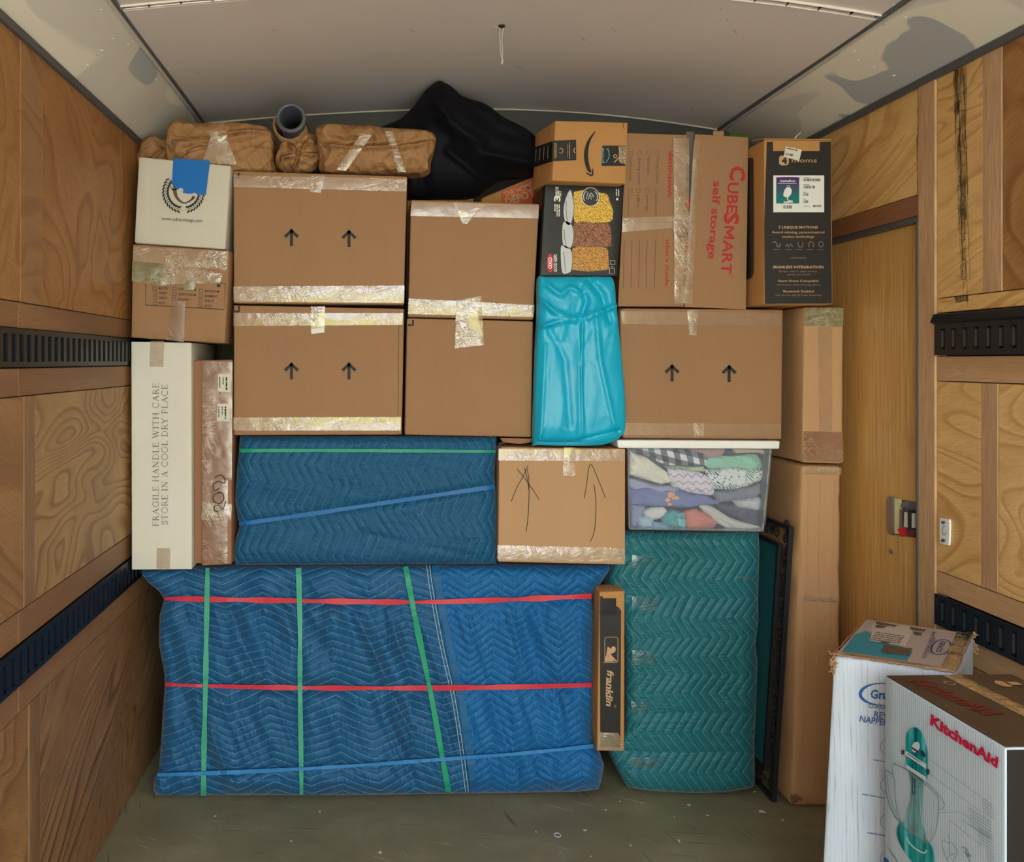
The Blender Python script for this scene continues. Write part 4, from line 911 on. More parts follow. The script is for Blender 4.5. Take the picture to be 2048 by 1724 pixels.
q = Ink(s); X, Y = Z3(522, 228); q.text('destination:', X, Y, 94, 9.5, 91, .018, .22); X, Y = Z3(496, 1012); q.text("what's inside:", X, Y, 97, 8.6, 91, .008, .2); q.make('red_lettering', t, M['red_ink'])
q = Ink(s2, .0019); X, Y = Z3(1022, 775); q.text('S', X, Y, 24, 28, 93, .035); q.make('red_lettering', t, M['red_ink'])
q = Ink(s2)
X, Y = Z3(1075, 365); q.text('C', X, Y, 29, 29, 93, .035); X, Y = Z3(1052, 510); q.text('UBE', X, Y, 61, 21, 93, .022); q.line([Z3(1018, 908), Z3(1108, 914)], 4.6); q.line([Z3(1013, 1002), Z3(1103, 1008)], 4.6); q.poly([Z3(1107, 925), Z3(1078, 925), Z3(1034, 948), Z3(1034, 966), Z3(1074, 997), Z3(1103, 997), Z3(1066, 957)]); X, Y = Z3(1010, 1022); q.text('ART', X, Y, 68, 20, 94, .022)
X, Y = Z3(922, 498); q.text('self storage', X, Y, 156, 15.5, 94, .02); q.ring(*Z3(1085, 1352), 2.2, 2.6, .8); q.make('red_lettering', t, M['red_ink'])
tape(t, s, [Z3(108, 830), Z3(705, 805), Z3(700, 905), Z3(105, 955)], M['tape_bright'], 50, .002, .003); 
tape(t, s2, [Z3(560, 120), Z3(700, 120), Z3(690, 1590), Z3(570, 1590)], M['tape'], 51, .0018, .006); tape(t, s2, [Z3(745, 130), Z3(800, 130), Z3(730, 1590), Z3(655, 1590)], M['tape'], 52, .0018, .002)
tape(t, s2, [Z3(560, 830), Z3(730, 820), Z3(720, 960), Z3(560, 960)], M['tape_crinkle'], 53, .004, .008)
q = MB(); p = W(1436, 270, 3.10); q.box(p[0]-.018, p[0]+.018, 3.095, 3.10, p[2]-.01, p[2]+.012); q.make('tab', t, M['card'])
t, s, c = carton('green_packet', 'sliver of a green packet behind the top of the moving box with red lettering', 'packet', [(1458, 266, 3.3), (1500, 268, 3.3), (1500, 300, 3.3), (1458, 300, 3.3)], .1, flat('green_packet', (72, 110, 44), .4), r=.008)

# ---------------------------------------------------------------- black and kraft swing box
t, s, c = carton('product_box', 'black and brown printed box with a white label, right of the red-lettered box', 'box', [(1528, 279, 2.97), (1664, 280, 2.97), (1666, 609, 2.97), (1528, 609, 2.97)], .5, M['card_orange'], r=.004, bulge=.003)
q = Ink(s, .0012); q.poly([Z3(*p) for p in ((1395, 150), (1450, 150), (1450, 232), (1866, 232), (1866, 150), (1966, 148), (1968, 900), (1975, 1590), (1378, 1592), (1372, 900))]); q.make('black_print', t, M['black_print'])
q = Ink(s, .0026); q.text('4', 1562.5, 328, 11, 13, 0, .04); q.make('logo_figure', t, M['black_print']); q = Ink(s, .002); q.poly(rrp(1557.5, 311.5, 1577, 331, 5)); q.text('moms', 1583, 325, 50, 8.6, 0, 0); q.make('brand_lettering', t, M['tan_ink'])
q = Ink(s, .003); q.poly([Z3(*p) for p in ((1560, 192), (1705, 222), (1678, 330), (1652, 312), (1543, 285))]); lb = q.make('sticker', t, M['off_white'])
q = Ink(s, .0036); q.dashes(*Z3(1572, 205), 22, 2, 12, 1); q.text('D1 860', *Z3(1562, 272), 14, 4.6, 8, .04); q.make('print', lb, M['ink'])
q = Ink(s, .002); q.rect(*Z3(1452, 450), *Z3(1904, 778)); lb = q.make('product_label', t, M['white'])
b = NB('purple_teal_print'); zz = b.sep(b.co('Generated')); b.col(b.ramp(zz[2], [(.1, s2l((0, 120, 112))), (.85, s2l((74, 40, 104)))])).rough(.4)
q = Ink(s, .0026); q.poly([Z3(*p) for p in smoothpts([(1478, 480), (1490, 466), (1670, 466), (1682, 480)], 3)]+[Z3(1682, 700), Z3(1476, 700)]); q.make('picture', lb, b.m)
q = Ink(s, .0032); q.text('mamaRoo', *Z3(1510, 508), 31, 4.2, 0, .03); q.dashes(*Z3(1492, 518), 37, 1.4, 0, 2)
q.line(smoothpts([Z3(*p) for p in ((1545, 690), (1580, 672), (1620, 680), (1615, 690), (1560, 694))], 3, True), 1.4, True); q.ell(*Z3(1580, 684), 9, 2.2); q.line([Z3(1578, 640), Z3(1576, 680)], 2.4)
q.poly(smoothpts([Z3(*p) for p in ((1540, 620), (1556, 570), (1590, 555), (1614, 580), (1606, 620), (1580, 645), (1550, 640))], 3, True)); q.line(smoothpts([Z3(*p) for p in ((1580, 560), (1572, 545), (1590, 540), (1600, 560))], 3), 1); q.make('picture_swing', lb, M['white'])
q = Ink(s, .0026)
rr = random.Random(3)
for x0, y0, ln, hh in ((1718, 478, 148, 24), (1718, 542, 98, 24), (1718, 608, 40, 24), (1718, 672, 40, 24), (1804, 714, 78, 18), (1538, 716, 80, 30)):
    x = x0
    while x < x0+ln: w_ = rr.choice((2.5, 4, 6)); a, b_ = Z3(x, y0); q.rect(a, b_, a+w_/4.452, b_+hh/4.452); x += w_+rr.choice((3, 4, 5))
for x0, y0, L in ((1718, 466, 14), (1718, 530, 12), (1718, 598, 5), (1718, 660, 5), (1716, 722, 14)): q.dashes(*Z3(x0, y0), L, 1, 0, x0+y0)
q.make('barcodes', lb, M['ink'])
q = Ink(s, .002)
q.text('5 UNIQUE MOTIONS', *Z3(1498, 922), 79, 5, 0, .025); q.text('Award winning, parent-inspired', *Z3(1438, 965), 105, 4.6, 0, .012); q.text('motion technology', *Z3(1532, 1004), 64, 4.6, 0, .012)
q.text('SEAMLESS INTEGRATION', *Z3(1448, 1276), 101, 5, 0, .025); q.text('Smart Home Compatible', *Z3(1494, 1398), 81, 4.4, 0, .012); q.text('Bluetooth Enabled', *Z3(1540, 1490), 61, 4.4, 0, .012)
q.make('lettering', t, M['tan_ink'])
q = Ink(s, .002); q.text('Multiple ways to adjust motion,', *Z3(1498, 1310), 78, 3.4, 0, 0); q.text('speed, and sound', *Z3(1575, 1338), 46, 3.4); q.text('with Amazon Alexa & Google Home', *Z3(1478, 1430), 88, 3.4); q.text('with 4moms App & Music Streaming', *Z3(1470, 1522), 92, 3.4)
q.line([Z3(1605, 1184), Z3(1745, 1184)], 1)
q.line(smoothpts([Z3(*p) for p in ((1450, 1050), (1468, 1038), (1482, 1060), (1490, 1085), (1510, 1080), (1512, 1052))], 4), 1.5)
q.line(smoothpts([Z3(*p) for p in ((1560, 1085), (1575, 1062), (1590, 1085), (1606, 1060), (1624, 1085))], 4), 1.3)
q.line(smoothpts([Z3(*p) for p in ((1672, 1045), (1676, 1080), (1694, 1088), (1712, 1076), (1714, 1045))], 4), 1.3)
q.line(smoothpts([Z3(*p) for p in ((1768, 1088), (1770, 1050), (1788, 1038), (1806, 1052), (1808, 1086))], 4), 1.3); q.ring(*Z3(1876, 1062), 4.4, 5.6, 1.2)
for k, x in enumerate((1455, 1560, 1655, 1752, 1855)): q.dashes(*Z3(x, 1108), 13 if k < 4 else 9, 1.2, 0, k)
q.make('small_print', t, M['tan_ink2'])
Ls = plane3(c[0], c[4], c[3]); q = Ink(Ls, .0012); q.poly([(1490, 318), (1506, 315), (1508, 320), (1508, 545), (1504, 556), (1494, 559), (1488, 560)]); q.make('side_print', t, M['black_print'])
fl_ = MB(); a = np.array(c[0]); b_ = np.array(c[1]); fl_.add([a+(0, 0, 0), b_+(0, 0, 0), b_+(0, .10, .016), a+(0, .10, .018), a+(0, 0, .003), b_+(0, 0, .003), b_+(0, .10, .019), a+(0, .10, .021)], [(0, 1, 2, 3), (4, 7, 6, 5), (0, 4, 5, 1), (0, 3, 7, 4), (1, 5, 6, 2), (2, 6, 7, 3)]); fl_.make('top_flap', t, M['card_orange'])
q = MB(); q.tube([W(1588, 280, 2.99), W(1593, 272, 2.99), W(1601, 265, 3.0)], .0018, 6); q.make('tape_end', t, M['off_white'])

# ---------------------------------------------------------------- tall boxes at the right
t, s, c = carton('tall_box', 'narrow brown box with olive tape over its top, under the black printed box', 'box', [(1608, 613, 3.06), (1688, 615, 3.06), (1686, 928, 3.06), (1604, 926, 3.06)], .42, M['card_tall'], r=.008, bulge=.006, crush=.003)
tape(t, s, [(1610, 615), (1687, 616), (1686, 654), (1609, 652)], M['tape_olive'], 60, label='olive green tape'); tape(t, s, [(1607, 862), (1686, 864), (1686, 924), (1605, 922)], M['tape_brown'], 61); tape(t, s, [(1636, 654), (1664, 654), (1664, 862), (1638, 862)], M['tape_flat'], 62)
zb = CH-(1613-CY)*3.07/F
fr = [W(1603, 930, 3.07), W(1683, 932, 3.07), W(1679, 1612, 3.07), W(1582, 1612, 3.07)]
for p in fr[2:]: p[2] = .001
t, s, c = carton('tall_box', 'tall battered brown box standing on the floor beside the iron frame', 'box', fr, .44, M['card_tall'], r=.012, bulge=.012, crush=.008, n=(8, 6, 30))
tape(t, s, [(1606, 934), (1682, 935), (1681, 950), (1605, 948)], M['tape_crinkle'], 63, .003, .004); q = MB()
for xa, xb in ((1617, 1602), (1640, 1630), (1668, 1655)):
    q.tube([W(xa+(xb-xa)*k/24+.8*math.sin(k*1.7), 960+600*k/24, 3.0705) for k in range(25)], .0016, 5)
q.make('crease', t, M['card_tall'])
tape(t, s, [(1606, 1190), (1676, 1194), (1676, 1204), (1604, 1200)], M['tape_crinkle'], 65, .002, .009)
q = MB(); rr = random.Random(8)
for k in range(26):
    p = W(1583+rr.uniform(0, 20), 1590+rr.uniform(0, 18), 3.055); p[2] = max(p[2], .004); a = rr.uniform(0, 3.1); d = np.array([math.cos(a), 0, math.sin(a)])*rr.uniform(.006, .014)
    q.tube([p-d*.5+(0, .004, 0), p+(0, -.004, 0), p+d*.5+(0, .003, 0)], .0016, 5)
for i in range(len(q.v)): q.v[i] = (q.v[i][0], q.v[i][1], max(q.v[i][2], .001))
q.make('torn_fibres', t, M['card_dark'])

# ---------------------------------------------------------------- slim printed box between the bundles
Z5 = lambda x, y: (1150+x/2.78, 1020+y/2.78)
t, s, c = carton('slim_box', 'slim upright brown and black box wedged between the blue and the green bundles', 'box', [(1199, 1184, 3.04), (1250, 1182, 3.04), (1249, 1503, 3.04), (1194, 1502, 3.04)], .10, M['card_orange'], r=.003, crush=.002)
q = Ink(s, .0012); q.poly([Z5(138, 480)]+[Z5(*p) for p in ragged([(150, 475), (165, 540), (200, 520), (256, 555)], 5, 5, 4)[:-4]]+[Z5(256, 560), Z5(252, 1320), Z5(140, 1318)]); q.make('black_print', t, M['black_print'])
q = Ink(s, .0018); X0, Y0 = Z5(165, 706); X1, Y1 = Z5(238, 846)
rrp_ = lambda x0, y0, x1, y1, r: [(x0+r, y0), (x1-r, y0), (x1-r*.3, y0+r*.3), (x1, y0+r), (x1, y1-r), (x1-r*.3, y1-r*.3), (x1-r, y1), (x0+r, y1), (x0+r*.3, y1-r*.3), (x0, y1-r), (x0, y0+r), (x0+r*.3, y0+r*.3)]
q.line(rrp_(X0, Y0, X1, Y1, 4), 1.1, True)
q.poly([Z5(*p) for p in ((178, 768), (182, 758), (200, 772), (206, 756), (218, 758), (226, 772), (222, 788), (208, 796), (196, 800), (236, 842), (232, 844), (182, 806), (172, 832), (168, 832), (176, 790))]); q.make('batter_logo', t, M['tan_ink']); q = Ink(s, .0023); q.ell(*Z5(216, 770), 3.4, 4)
q.poly([Z5(*p) for p in ((168, 812), (196, 812), (220, 840), (168, 842))]); q.make('batter_figure', t, M['tan_ink'])
q = Ink(s, .0018); q.text('franklin', *Z5(180, 886), 72, 12.5, 92, .03, .3); q.dashes(*Z5(178, 928), 41, 1.8, 92, 4); q.ring(*Z5(222, 1090), 2, 2, .7); q.ring(*Z5(163, 846), 1.6, 1.6, .7); q.make('lettering', t, M['tan_ink'])
tape(t, s, [Z5(135, 1235), Z5(240, 1238), Z5(272, 1335), Z5(125, 1332)], M['tape_crinkle'], 66, .003, .003); tape(t, s, [Z5(150, 490), Z5(228, 490), Z5(228, 585), Z5(150, 585)], M['ink'], 67, .001, .002)
# ---------------------------------------------------------------- quilted bundles
class Bundle:
    """cloth-wrapped block: outline edges given as photograph positions, front surface at depth d swelling from a rim at d+T"""
    def __init__(s, left, right, top, bot, d, T, disp, ew=.055):
        s.l = np.array(left, float); s.r = np.array(right, float); s.t = np.array(top, float); s.b = np.array(bot, float); s.d = d; s.T = T; s.disp = disp; s.ew = ew
    def lim(s, x, y):
        sw = lambda a: np.interp(y, a[:, 1], a[:, 0]); sh = lambda a: np.interp(x, a[:, 0], a[:, 1])
        return sw(s.l), sw(s.r), sh(s.t), sh(s.b)
    def depth(s, x, y):
        l, r, t, b = s.lim(x, y); k = s.d/F
        e1 = np.minimum(x-l, r-x)*k/s.ew; e2 = np.minimum(y-t, b-y)*k/s.ew
        f = lambda e: np.sqrt(np.maximum(0, 1-(1-np.clip(e, 0, 1))**2))
        q = f(e1)*f(e2)
        return s.d+s.T*(1-q)-s.disp(x, y)*np.clip(np.minimum(e1, e2)*1.3, 0, 1)
    def build(s, name, par, mat, nu, nv, uvf, label=None, back=YB-.06, mat2=None, split=None):
        U, V = np.meshgrid(np.linspace(0, 1, nu), np.linspace(0, 1, nv))
        U = .5-.5*np.cos(U*math.pi)*1.0 if False else U
        y0 = s.t[:, 1].min(); y1 = s.b[:, 1].max()
        Y = y0+(y1-y0)*V
        for _ in range(4):
            l = np.interp(Y, s.l[:, 1], s.l[:, 0]); r = np.interp(Y, s.r[:, 1], s.r[:, 0]); X = l+(r-l)*U
            Y = np.interp(X, s.t[:, 0], s.t[:, 1])*(1-V)+np.interp(X, s.b[:, 0], s.b[:, 1])*V
        D = s.depth(X, Y)
        P = np.stack([(X-CX)*D/F, D, CH-(Y-CY)*D/F], -1)
        P[..., 2] = np.maximum(P[..., 2], .002)
        pts = P.reshape(-1, 3); uv = uvf(X.ravel(), Y.ravel())
        f = [(j*nu+i, (j+1)*nu+i, (j+1)*nu+i+1, j*nu+i+1) for j in range(nv-1) for i in range(nu-1)]
        rim = [i for i in range(nu)]+[j*nu+nu-1 for j in range(1, nv)]+[(nv-1)*nu+i for i in range(nu-2, -1, -1)]+[j*nu for j in range(nv-2, 0, -1)]
        n0 = len(pts); m = len(rim); rp = pts[rim]; L = [pts]; uvs = [np.array(uv)]
        steps = [.04, .12, back-(s.d+s.T)]
        for st_ in steps:
            q = rp.copy(); q[:, 1] = np.maximum(q[:, 1], s.d+s.T)+0*q[:, 1]; q[:, 1] = s.d+s.T+st_; L.append(q); uvs.append(np.array(uv)[rim]+np.array([0, st_]))
        for k in range(len(steps)):
            a0 = None if k == 0 else n0+(k-1)*m; b0 = n0+k*m
            for i in range(m):
                a = rim[i] if k == 0 else a0+i; a_ = rim[(i+1) % m] if k == 0 else a0+(i+1) % m
                f.append((a, a_, b0+(i+1) % m, b0+i))
        cc = L[-1].mean(0); L.append(cc[None]); uvs.append(np.zeros((1, 2))); ci = n0+len(steps)*m; b0 = n0+(len(steps)-1)*m
        for i in range(m): f.append((b0+i, b0+(i+1) % m, ci))
        o = mk(name, par, np.vstack(L), f, mat, True, np.vstack(uvs), label)
        if mat2 is not None:
            o.data.materials.append(mat2)
            xs = X; k = 0
            mi = np.zeros(len(f), dtype=np.int32)
            cxf = (X[:-1, :-1]+X[1:, 1:])/2; cyf = (Y[:-1, :-1]+Y[1:, 1:])/2
            mi[:cxf.size] = (cxf > np.interp(cyf, split[:, 1], split[:, 0])).ravel()
            o.data.polygons.foreach_set('material_index', mi)
        return o
    def ribbon(s, name, par, mat, pts, wd, off=.004, label=None, tw=0, seed=0, n=70, keep=True):
        pts = np.array(smoothpts(pts, 10)); c = np.concatenate([[0], np.cumsum(np.linalg.norm(np.diff(pts, axis=0), axis=1))])
        t = np.linspace(0, c[-1], n); X = np.interp(t, c, pts[:, 0]); Y = np.interp(t, c, pts[:, 1])
        dx = np.gradient(X); dy = np.gradient(Y); L = np.hypot(dx, dy); nx, ny = -dy/L, dx/L
        D = s.depth(X, Y)
        # taut: bridge the hollows
        for _ in range(6): D = np.minimum(D, (np.roll(D, 1)+np.roll(D, -1))/2) if False else D
        k = np.ones(7)/7; Dp = np.pad(D, 3, mode='edge'); D = np.minimum(D, np.convolve(Dp, k, 'valid'))-off
        w_ = wd*(1+tw*.5*(vn(np.stack([t*.02+seed, t*0, t*0+seed], 1))))*.5
        V = []; f = []
        for i in range(n):
            for sg, dd in ((1, 0), (-1, 0), (-1, .002), (1, .002)):
                q = W(X[i]+nx[i]*w_[i]*sg, Y[i]+ny[i]*w_[i]*sg, D[i]+dd+sg*.0012*tw*math.sin(t[i]*.03+seed)); q[2] = max(q[2], .001); V.append(q)
        for i in range(n-1):
            for a in range(4): f.append((i*4+a, i*4+(a+1) % 4, (i+1)*4+(a+1) % 4, (i+1)*4+a))
        f += [(0, 3, 2, 1), ((n-1)*4, (n-1)*4+1, (n-1)*4+2, (n-1)*4+3)]
        return mk(name, par, V, f, mat, False, None, label)
def rotn(x, y, ang, fa, fb, seed, o=2):
    a = np.radians(ang); c, q = np.cos(a), np.sin(a)
    u = x*c+y*q; v = -x*q+y*c
    return ridge(np.stack([u*fa, v*fb, np.zeros_like(u)+seed], -1), o)
near = lambda x, y, P, w_: np.exp(-((y-np.interp(x, [p[0] for p in P], [p[1] for p in P]))/w_)**2)
nearx = lambda x, y, P, w_: np.exp(-((x-np.interp(y, [p[1] for p in P], [p[0] for p in P]))/w_)**2)
R1 = [(329, 1197), (500, 1200), (700, 1203), (860, 1204), (1020, 1199), (1183, 1192)]; R2 = [(331, 1369), (450, 1373), (640, 1376), (860, 1376), (1020, 1374), (1184, 1370)]
G1 = [(415, 1136), (413, 1250), (411, 1370), (408, 1500), (407, 1592)]; G2 = [(597, 1136), (600, 1250), (600, 1370), (602, 1500), (603, 1589)]; G3 = [(811, 1133), (833, 1250), (860, 1380), (882, 1500), (897, 1583)]
B1 = [(314, 1550), (500, 1543), (700, 1532), (880, 1519), (1040, 1507), (1187, 1492)]
def dI(x, y):
    x = np.asarray(x, float); y = np.asarray(y, float)
    wl_ = 1-sstep(800, 900, x); wr = 1-wl_
    a = rotn(x, y, -22, 1/46., 1/260., 3.1)*.019*wl_*sstep(1150, 1230, y)
    a2 = rotn(x, y, -30, 1/90., 1/330., 8.2, 1)*.018*wl_
    b = rotn(x, y, -18+0*x, 1/36., 1/240., 5.7)*.015*wr*sstep(1180, 1260, y)+rotn(x, y, -8, 1/60., 1/400., 1.7)*.014*sstep(1000, 1120, x)
    f_ = fbm(np.stack([x/22, y/70, 0*x+2], -1), 2)*.0022+fbm(np.stack([x/7, y/30, 0*x+4], -1), 2)*.0007
    h = 2.1*(a+a2+b)+f_*1.8
    c = (1-.75*near(x, y, R1, 14))*(1-.75*near(x, y, R2, 14))*(1-.5*near(x, y, B1, 12))*(1-.7*nearx(x, y, G1, 14))*(1-.7*nearx(x, y, G2, 14))*(1-.6*nearx(x, y, G3, 14))
    return h*c-.006*near(x, y, R1, 18)-.006*near(x, y, R2, 18)
lb = Bundle([(284, 1130), (283, 1148), (296, 1165), (318, 1182), (328, 1199), (319, 1230), (318, 1290), (328, 1340), (330, 1371), (326, 1420), (321, 1500), (318, 1540), (307, 1560), (307, 1580), (318, 1600)],
            [(1220, 1130), (1219, 1140), (1203, 1165), (1186, 1190), (1184, 1200), (1189, 1230), (1188, 1300), (1187, 1370), (1188, 1480), (1200, 1505), (1208, 1530), (1203, 1560), (1190, 1600)],
            [(280, 1140), (480, 1133), (800, 1132), (1000, 1131), (1220, 1130)], [(300, 1592), (320, 1594), (500, 1590), (606, 1592), (800, 1589), (1000, 1586), (1150, 1584), (1210, 1578)], 3.10, .048, dI)
t = thing('wrapped_bundle', 'largest bright blue quilted bundle on the floor, bound with red and green straps', 'wrapped furniture', W(750, 1592, 3.15)*np.array([1, 1, 0]), None)
bandx = np.array([(862, 1130), (870, 1187), (890, 1295), (913, 1397), (930, 1505), (941, 1590)], float)
def uvI(x, y):
    k = 3.1/F; X = x*k; Y = y*k
    w_ = fbm(np.stack([x/120, y/120, 0*x+1], -1), 2)
    right = x > np.interp(y, bandx[:, 1], bandx[:, 0])
    sag = .02*np.sin((x-330)/270*3)*0+w_*.016
    u = X*(1-.28*(~right))*1.0+.012*fbm(np.stack([x/90, y/140, 0*x+6], -1), 2)-np.where(right, 0, .10*Y*.5)
    v = Y+sag+np.where(right, .05*(X-1.45), .02*(X-.7))
    return np.stack([u, v], 1)
lb.build('blanket', t, M['quilt_blue'], 260, 140, uvI, mat2=M['quilt_blue2'], split=bandx)
bd = lb.ribbon('binding', t, flat('blue_binding', (22, 92, 142), .6), [(x+9, y) for x, y in bandx if y < 1588]+[(949, 1583)], 15, .003, n=60)
for dx in (-9, -3): lb.ribbon('seam_stitching', bd, flat('pale_thread', (150, 184, 196), .7) if dx < -5 else bpy.data.materials['pale_thread'], [(x+dx, y) for x, y in bandx if y < 1588]+[(941+dx-1, 1583)], 1.3, .0025, n=60)
for k, (P, wd) in enumerate(((R1, 9), (R2, 9))): lb.ribbon('strap', t, M['red_strap'], P, wd, .013, 'red strap', .9, k*3.3)
for k, (P, m_) in enumerate(((G1, 'green_strap_pale'), (G2, 'green_strap_pale'), (G3, 'green_strap'))): lb.ribbon('strap', t, M[m_], P, 9.5 if k < 2 else 11, .0155, 'green strap', .5, k*2.1)
lb.ribbon('strap', t, M['blue_strap2'], B1, 7, .0185, 'blue strap', .5, 7)
# upper blue bundle
S1 = [(478, 1048), (600, 1031), (780, 1004), (990, 973)]; S0 = [(480, 901), (700, 901), (992, 903)]
def dH(x, y):
    h = rotn(x, y, 14, 1/260., 1/60., 4.2)*.010+rotn(x, y, 60, 1/70., 1/200., 2.2)*.006*sstep(1000, 1060, y)+fbm(np.stack([x/26, y/40, 0*x+9], -1), 2)*.0028
    fold = .012*np.exp(-((y-(1060+(x-700)*.22))/9)**2)*sstep(690, 760, x)*(1-sstep(960, 1000, x))
    return h*(1-.8*near(x, y, S1, 10))*(1-.8*near(x, y, S0, 10))-.010*near(x, y, S1, 9)-.003*near(x, y, S0, 10)-fold*.6
ub = Bundle([(480, 873), (478, 900), (473, 950), (470, 1000), (476, 1040), (481, 1048), (472, 1075), (467, 1110), (471, 1132)], [(993, 873), (992, 905), (989, 940), (990, 972), (993, 1000), (992, 1060), (994, 1110), (992, 1132)],
            [(470, 873), (1000, 873)], [(465, 1130), (1000, 1128)], 3.095, .04, dH)
t = thing('wrapped_bundle', 'darker blue quilted bundle with one thin green strap, lying on the largest blue bundle', 'wrapped furniture', W(730, 1130, 3.13))
def uvH(x, y):
    k = 3.1/F; w_ = fbm(np.stack([x/110, y/110, 0*x+3], -1), 2)*.011; lo = y > np.interp(x, [p[0] for p in S1], [p[1] for p in S1])
    return np.stack([y*k+w_*.8-.05*x*k, x*k+w_+np.where(lo, .017-.06*y*k, 0)], 1)
ub.build('blanket', t, M['quilt_deep'], 170, 90, uvH)
ub.ribbon('strap', t, M['green_strap'], S0, 6.5, .006, 'green strap', .3, 2); ub.ribbon('strap', t, M['blue_strap'], S1, 8, .004, 'blue strap', .4, 4)
# teal bundle
def dJ(x, y):
    h = rotn(x, y, 80, 1/120., 1/300., 6.4)*.006+fbm(np.stack([x/15, y/50, 0*x+5], -1), 2)*.0028*(1-sstep(1350, 1420, x))*(1-sstep(1300, 1360, y))+fbm(np.stack([x/90, y/90, 0*x+5], -1), 2)*.006
    return h-.004*np.exp(-((y-1428+(x-1350)*.02)/7)**2)-.004*np.exp(-((y-1505)/6)**2)
tb = Bundle([(1228, 1060), (1223, 1100), (1220, 1140), (1214, 1170), (1222, 1200), (1245, 1230), (1250, 1300), (1250, 1460), (1219, 1492), (1219, 1510), (1240, 1548), (1262, 1590)], [(1517, 1060), (1519, 1100), (1516, 1200), (1517, 1240), (1511, 1290), (1515, 1320), (1512, 1430), (1509, 1480), (1510, 1560), (1505, 1590)],
            [(1215, 1063), (1250, 1062), (1520, 1064)], [(1210, 1500), (1240, 1562), (1258, 1575), (1300, 1582), (1380, 1586), (1450, 1585), (1500, 1577), (1512, 1570)], 3.12, .045, dJ, .05)
t = thing('wrapped_bundle', 'teal green quilted bundle standing upright on the floor under the clear bin', 'wrapped furniture', W(1380, 1586, 3.16)*np.array([1, 1, 0]))
def uvJ(x, y):
    k = 3.12/F; w_ = fbm(np.stack([x/140, y/140, 0*x+13], -1), 2)*.007; p = (1-sstep(1340, 1460, x))*(1-sstep(1250, 1330, y))
    return np.stack([y*k+w_+.015*fbm(np.stack([x/60, y/60, 0*x+3], -1), 2)*p, x*k+w_+.004*fbm(np.stack([x/30, y/30, 0*x+7], -1), 2)*p-.05*y*k], 1)
tb.build('blanket', t, M['quilt_teal'], 110, 170, uvJ)
js = Plane((0, 3.112, 0))
for k, (x, y, w_, h_) in enumerate(((1264, 1110, 44, 26), (1264, 1193, 52, 28), (1264, 1300, 44, 30), (1262, 1403, 34, 22), (1262, 1514, 60, 18), (1470, 1152, 46, 9))):
    tape(t, js, [(x, y), (x+w_, y+2), (x+w_, y+h_), (x, y+h_)], film('film_%d' % k, (96, 150, 152), .06, .10, .7) if k == 0 else bpy.data.materials['film_0'], 70+k, .003, .001)

# ---------------------------------------------------------------- soft things
def soft(name, label, cat, outline, d, T, mat, part=None, zlift=None, group=None, **kw):
    v, f = pillow(outline, d, T, **kw); zmin = v[:, 2].min()
    if part is None:
        o = mk(name, None, v, f, mat, True); return tag(o, label, cat, group)
    t = thing(name, label, cat, (v[:, 0].mean(), v[:, 1].mean(), zmin), group)
    return t, mk(part, t, v, f, mat, True)
# turquoise bag
def crease(P, wd, dep, tz=None):
    def g(X, Y):
        P_ = np.array(P, float); best = np.full(X.shape, 1e9)
        for a, b in zip(P_[:-1], P_[1:]):
            ab = b-a; tt = np.clip(((X-a[0])*ab[0]+(Y-a[1])*ab[1])/(ab@ab), 0, 1); best = np.minimum(best, np.hypot(X-a[0]-tt*ab[0], Y-a[1]-tt*ab[1]))
        return dep*np.exp(-(best/wd)**2)
    return g
def with_creases(cs, extra=None):
    def fn(V, off):
        X = CX+V[:, 0]*F/V[:, 1]; Y = CY-(V[:, 2]-CH)*F/V[:, 1]; e = np.zeros(len(V))
        for c_ in cs: e += c_(X, Y)
        if extra is not None: e += extra(X, Y)
        V[:, 1] -= e*(off < -.004); return V
    return fn
b = NB('turquoise_vinyl'); n = b.noise(b.co(), 6, 3); b.col(b.mix(n, s2l((0, 156, 196)), s2l((8, 182, 216)))).rough(b.m_('ADD', .26, b.m_('MULTIPLY', n, .2)))
fine = b.noise(b.mp(b.co(), (1, 1, .5)), 38, 4, .6, .6); b.bump(fine, .3, .004); b.b.inputs['Specular IOR Level'].default_value = .45
cs = [crease([(1085, 652), (1130, 640), (1180, 632), (1230, 612)], 4, .016), crease([(1164, 640), (1163, 760), (1166, 870)], 3, .008), crease([(1082, 600), (1110, 625), (1150, 640)], 5, .012), crease([(1160, 575), (1175, 600), (1165, 632)], 6, -.014),
      crease([(1095, 570), (1120, 590), (1140, 575), (1165, 585)], 5, .012), crease([(1190, 620), (1200, 720), (1228, 850)], 5, .007), crease([(1090, 690), (1084, 800), (1080, 880)], 5, .006), crease([(1072, 884), (1150, 884), (1238, 862)], 4, -.010), crease([(1180, 560), (1205, 590), (1220, 640)], 7, -.014), crease([(1100, 660), (1130, 720), (1140, 850)], 7, -.006), crease([(1166, 700), (1166, 880)], 9, -.005)]
t, _ = soft('vinyl_bag', 'upright turquoise vinyl bag, creased and shiny, below the black food container box', 'bag', [(1074, 558), (1090, 554), (1150, 554), (1205, 554), (1223, 560), (1228, 610), (1236, 680), (1244, 770), (1247, 850), (1238, 872), (1205, 888), (1140, 891), (1072, 889), (1064, 885), (1066, 800), (1069, 700), (1073, 620)], 3.078, .06, b.m, part='body', p=4.5, rings=40, n=260, Tb=.018, amp=.004, freq=11, fn=with_creases(cs, lambda X, Y: .0035*rotn(X, Y, -70, 1/60., 1/24., 3)*(Y < 680)+.0016*rotn(X, Y, 10, 1/30., 1/130., 6)))
q = MB(); q.tube([W(x, y, 3.03) for x, y in smoothpts([(1073, 884), (1110, 886), (1160, 884), (1205, 878), (1236, 864)], 6)], .003, 6); q.make('piping', t, b.m)
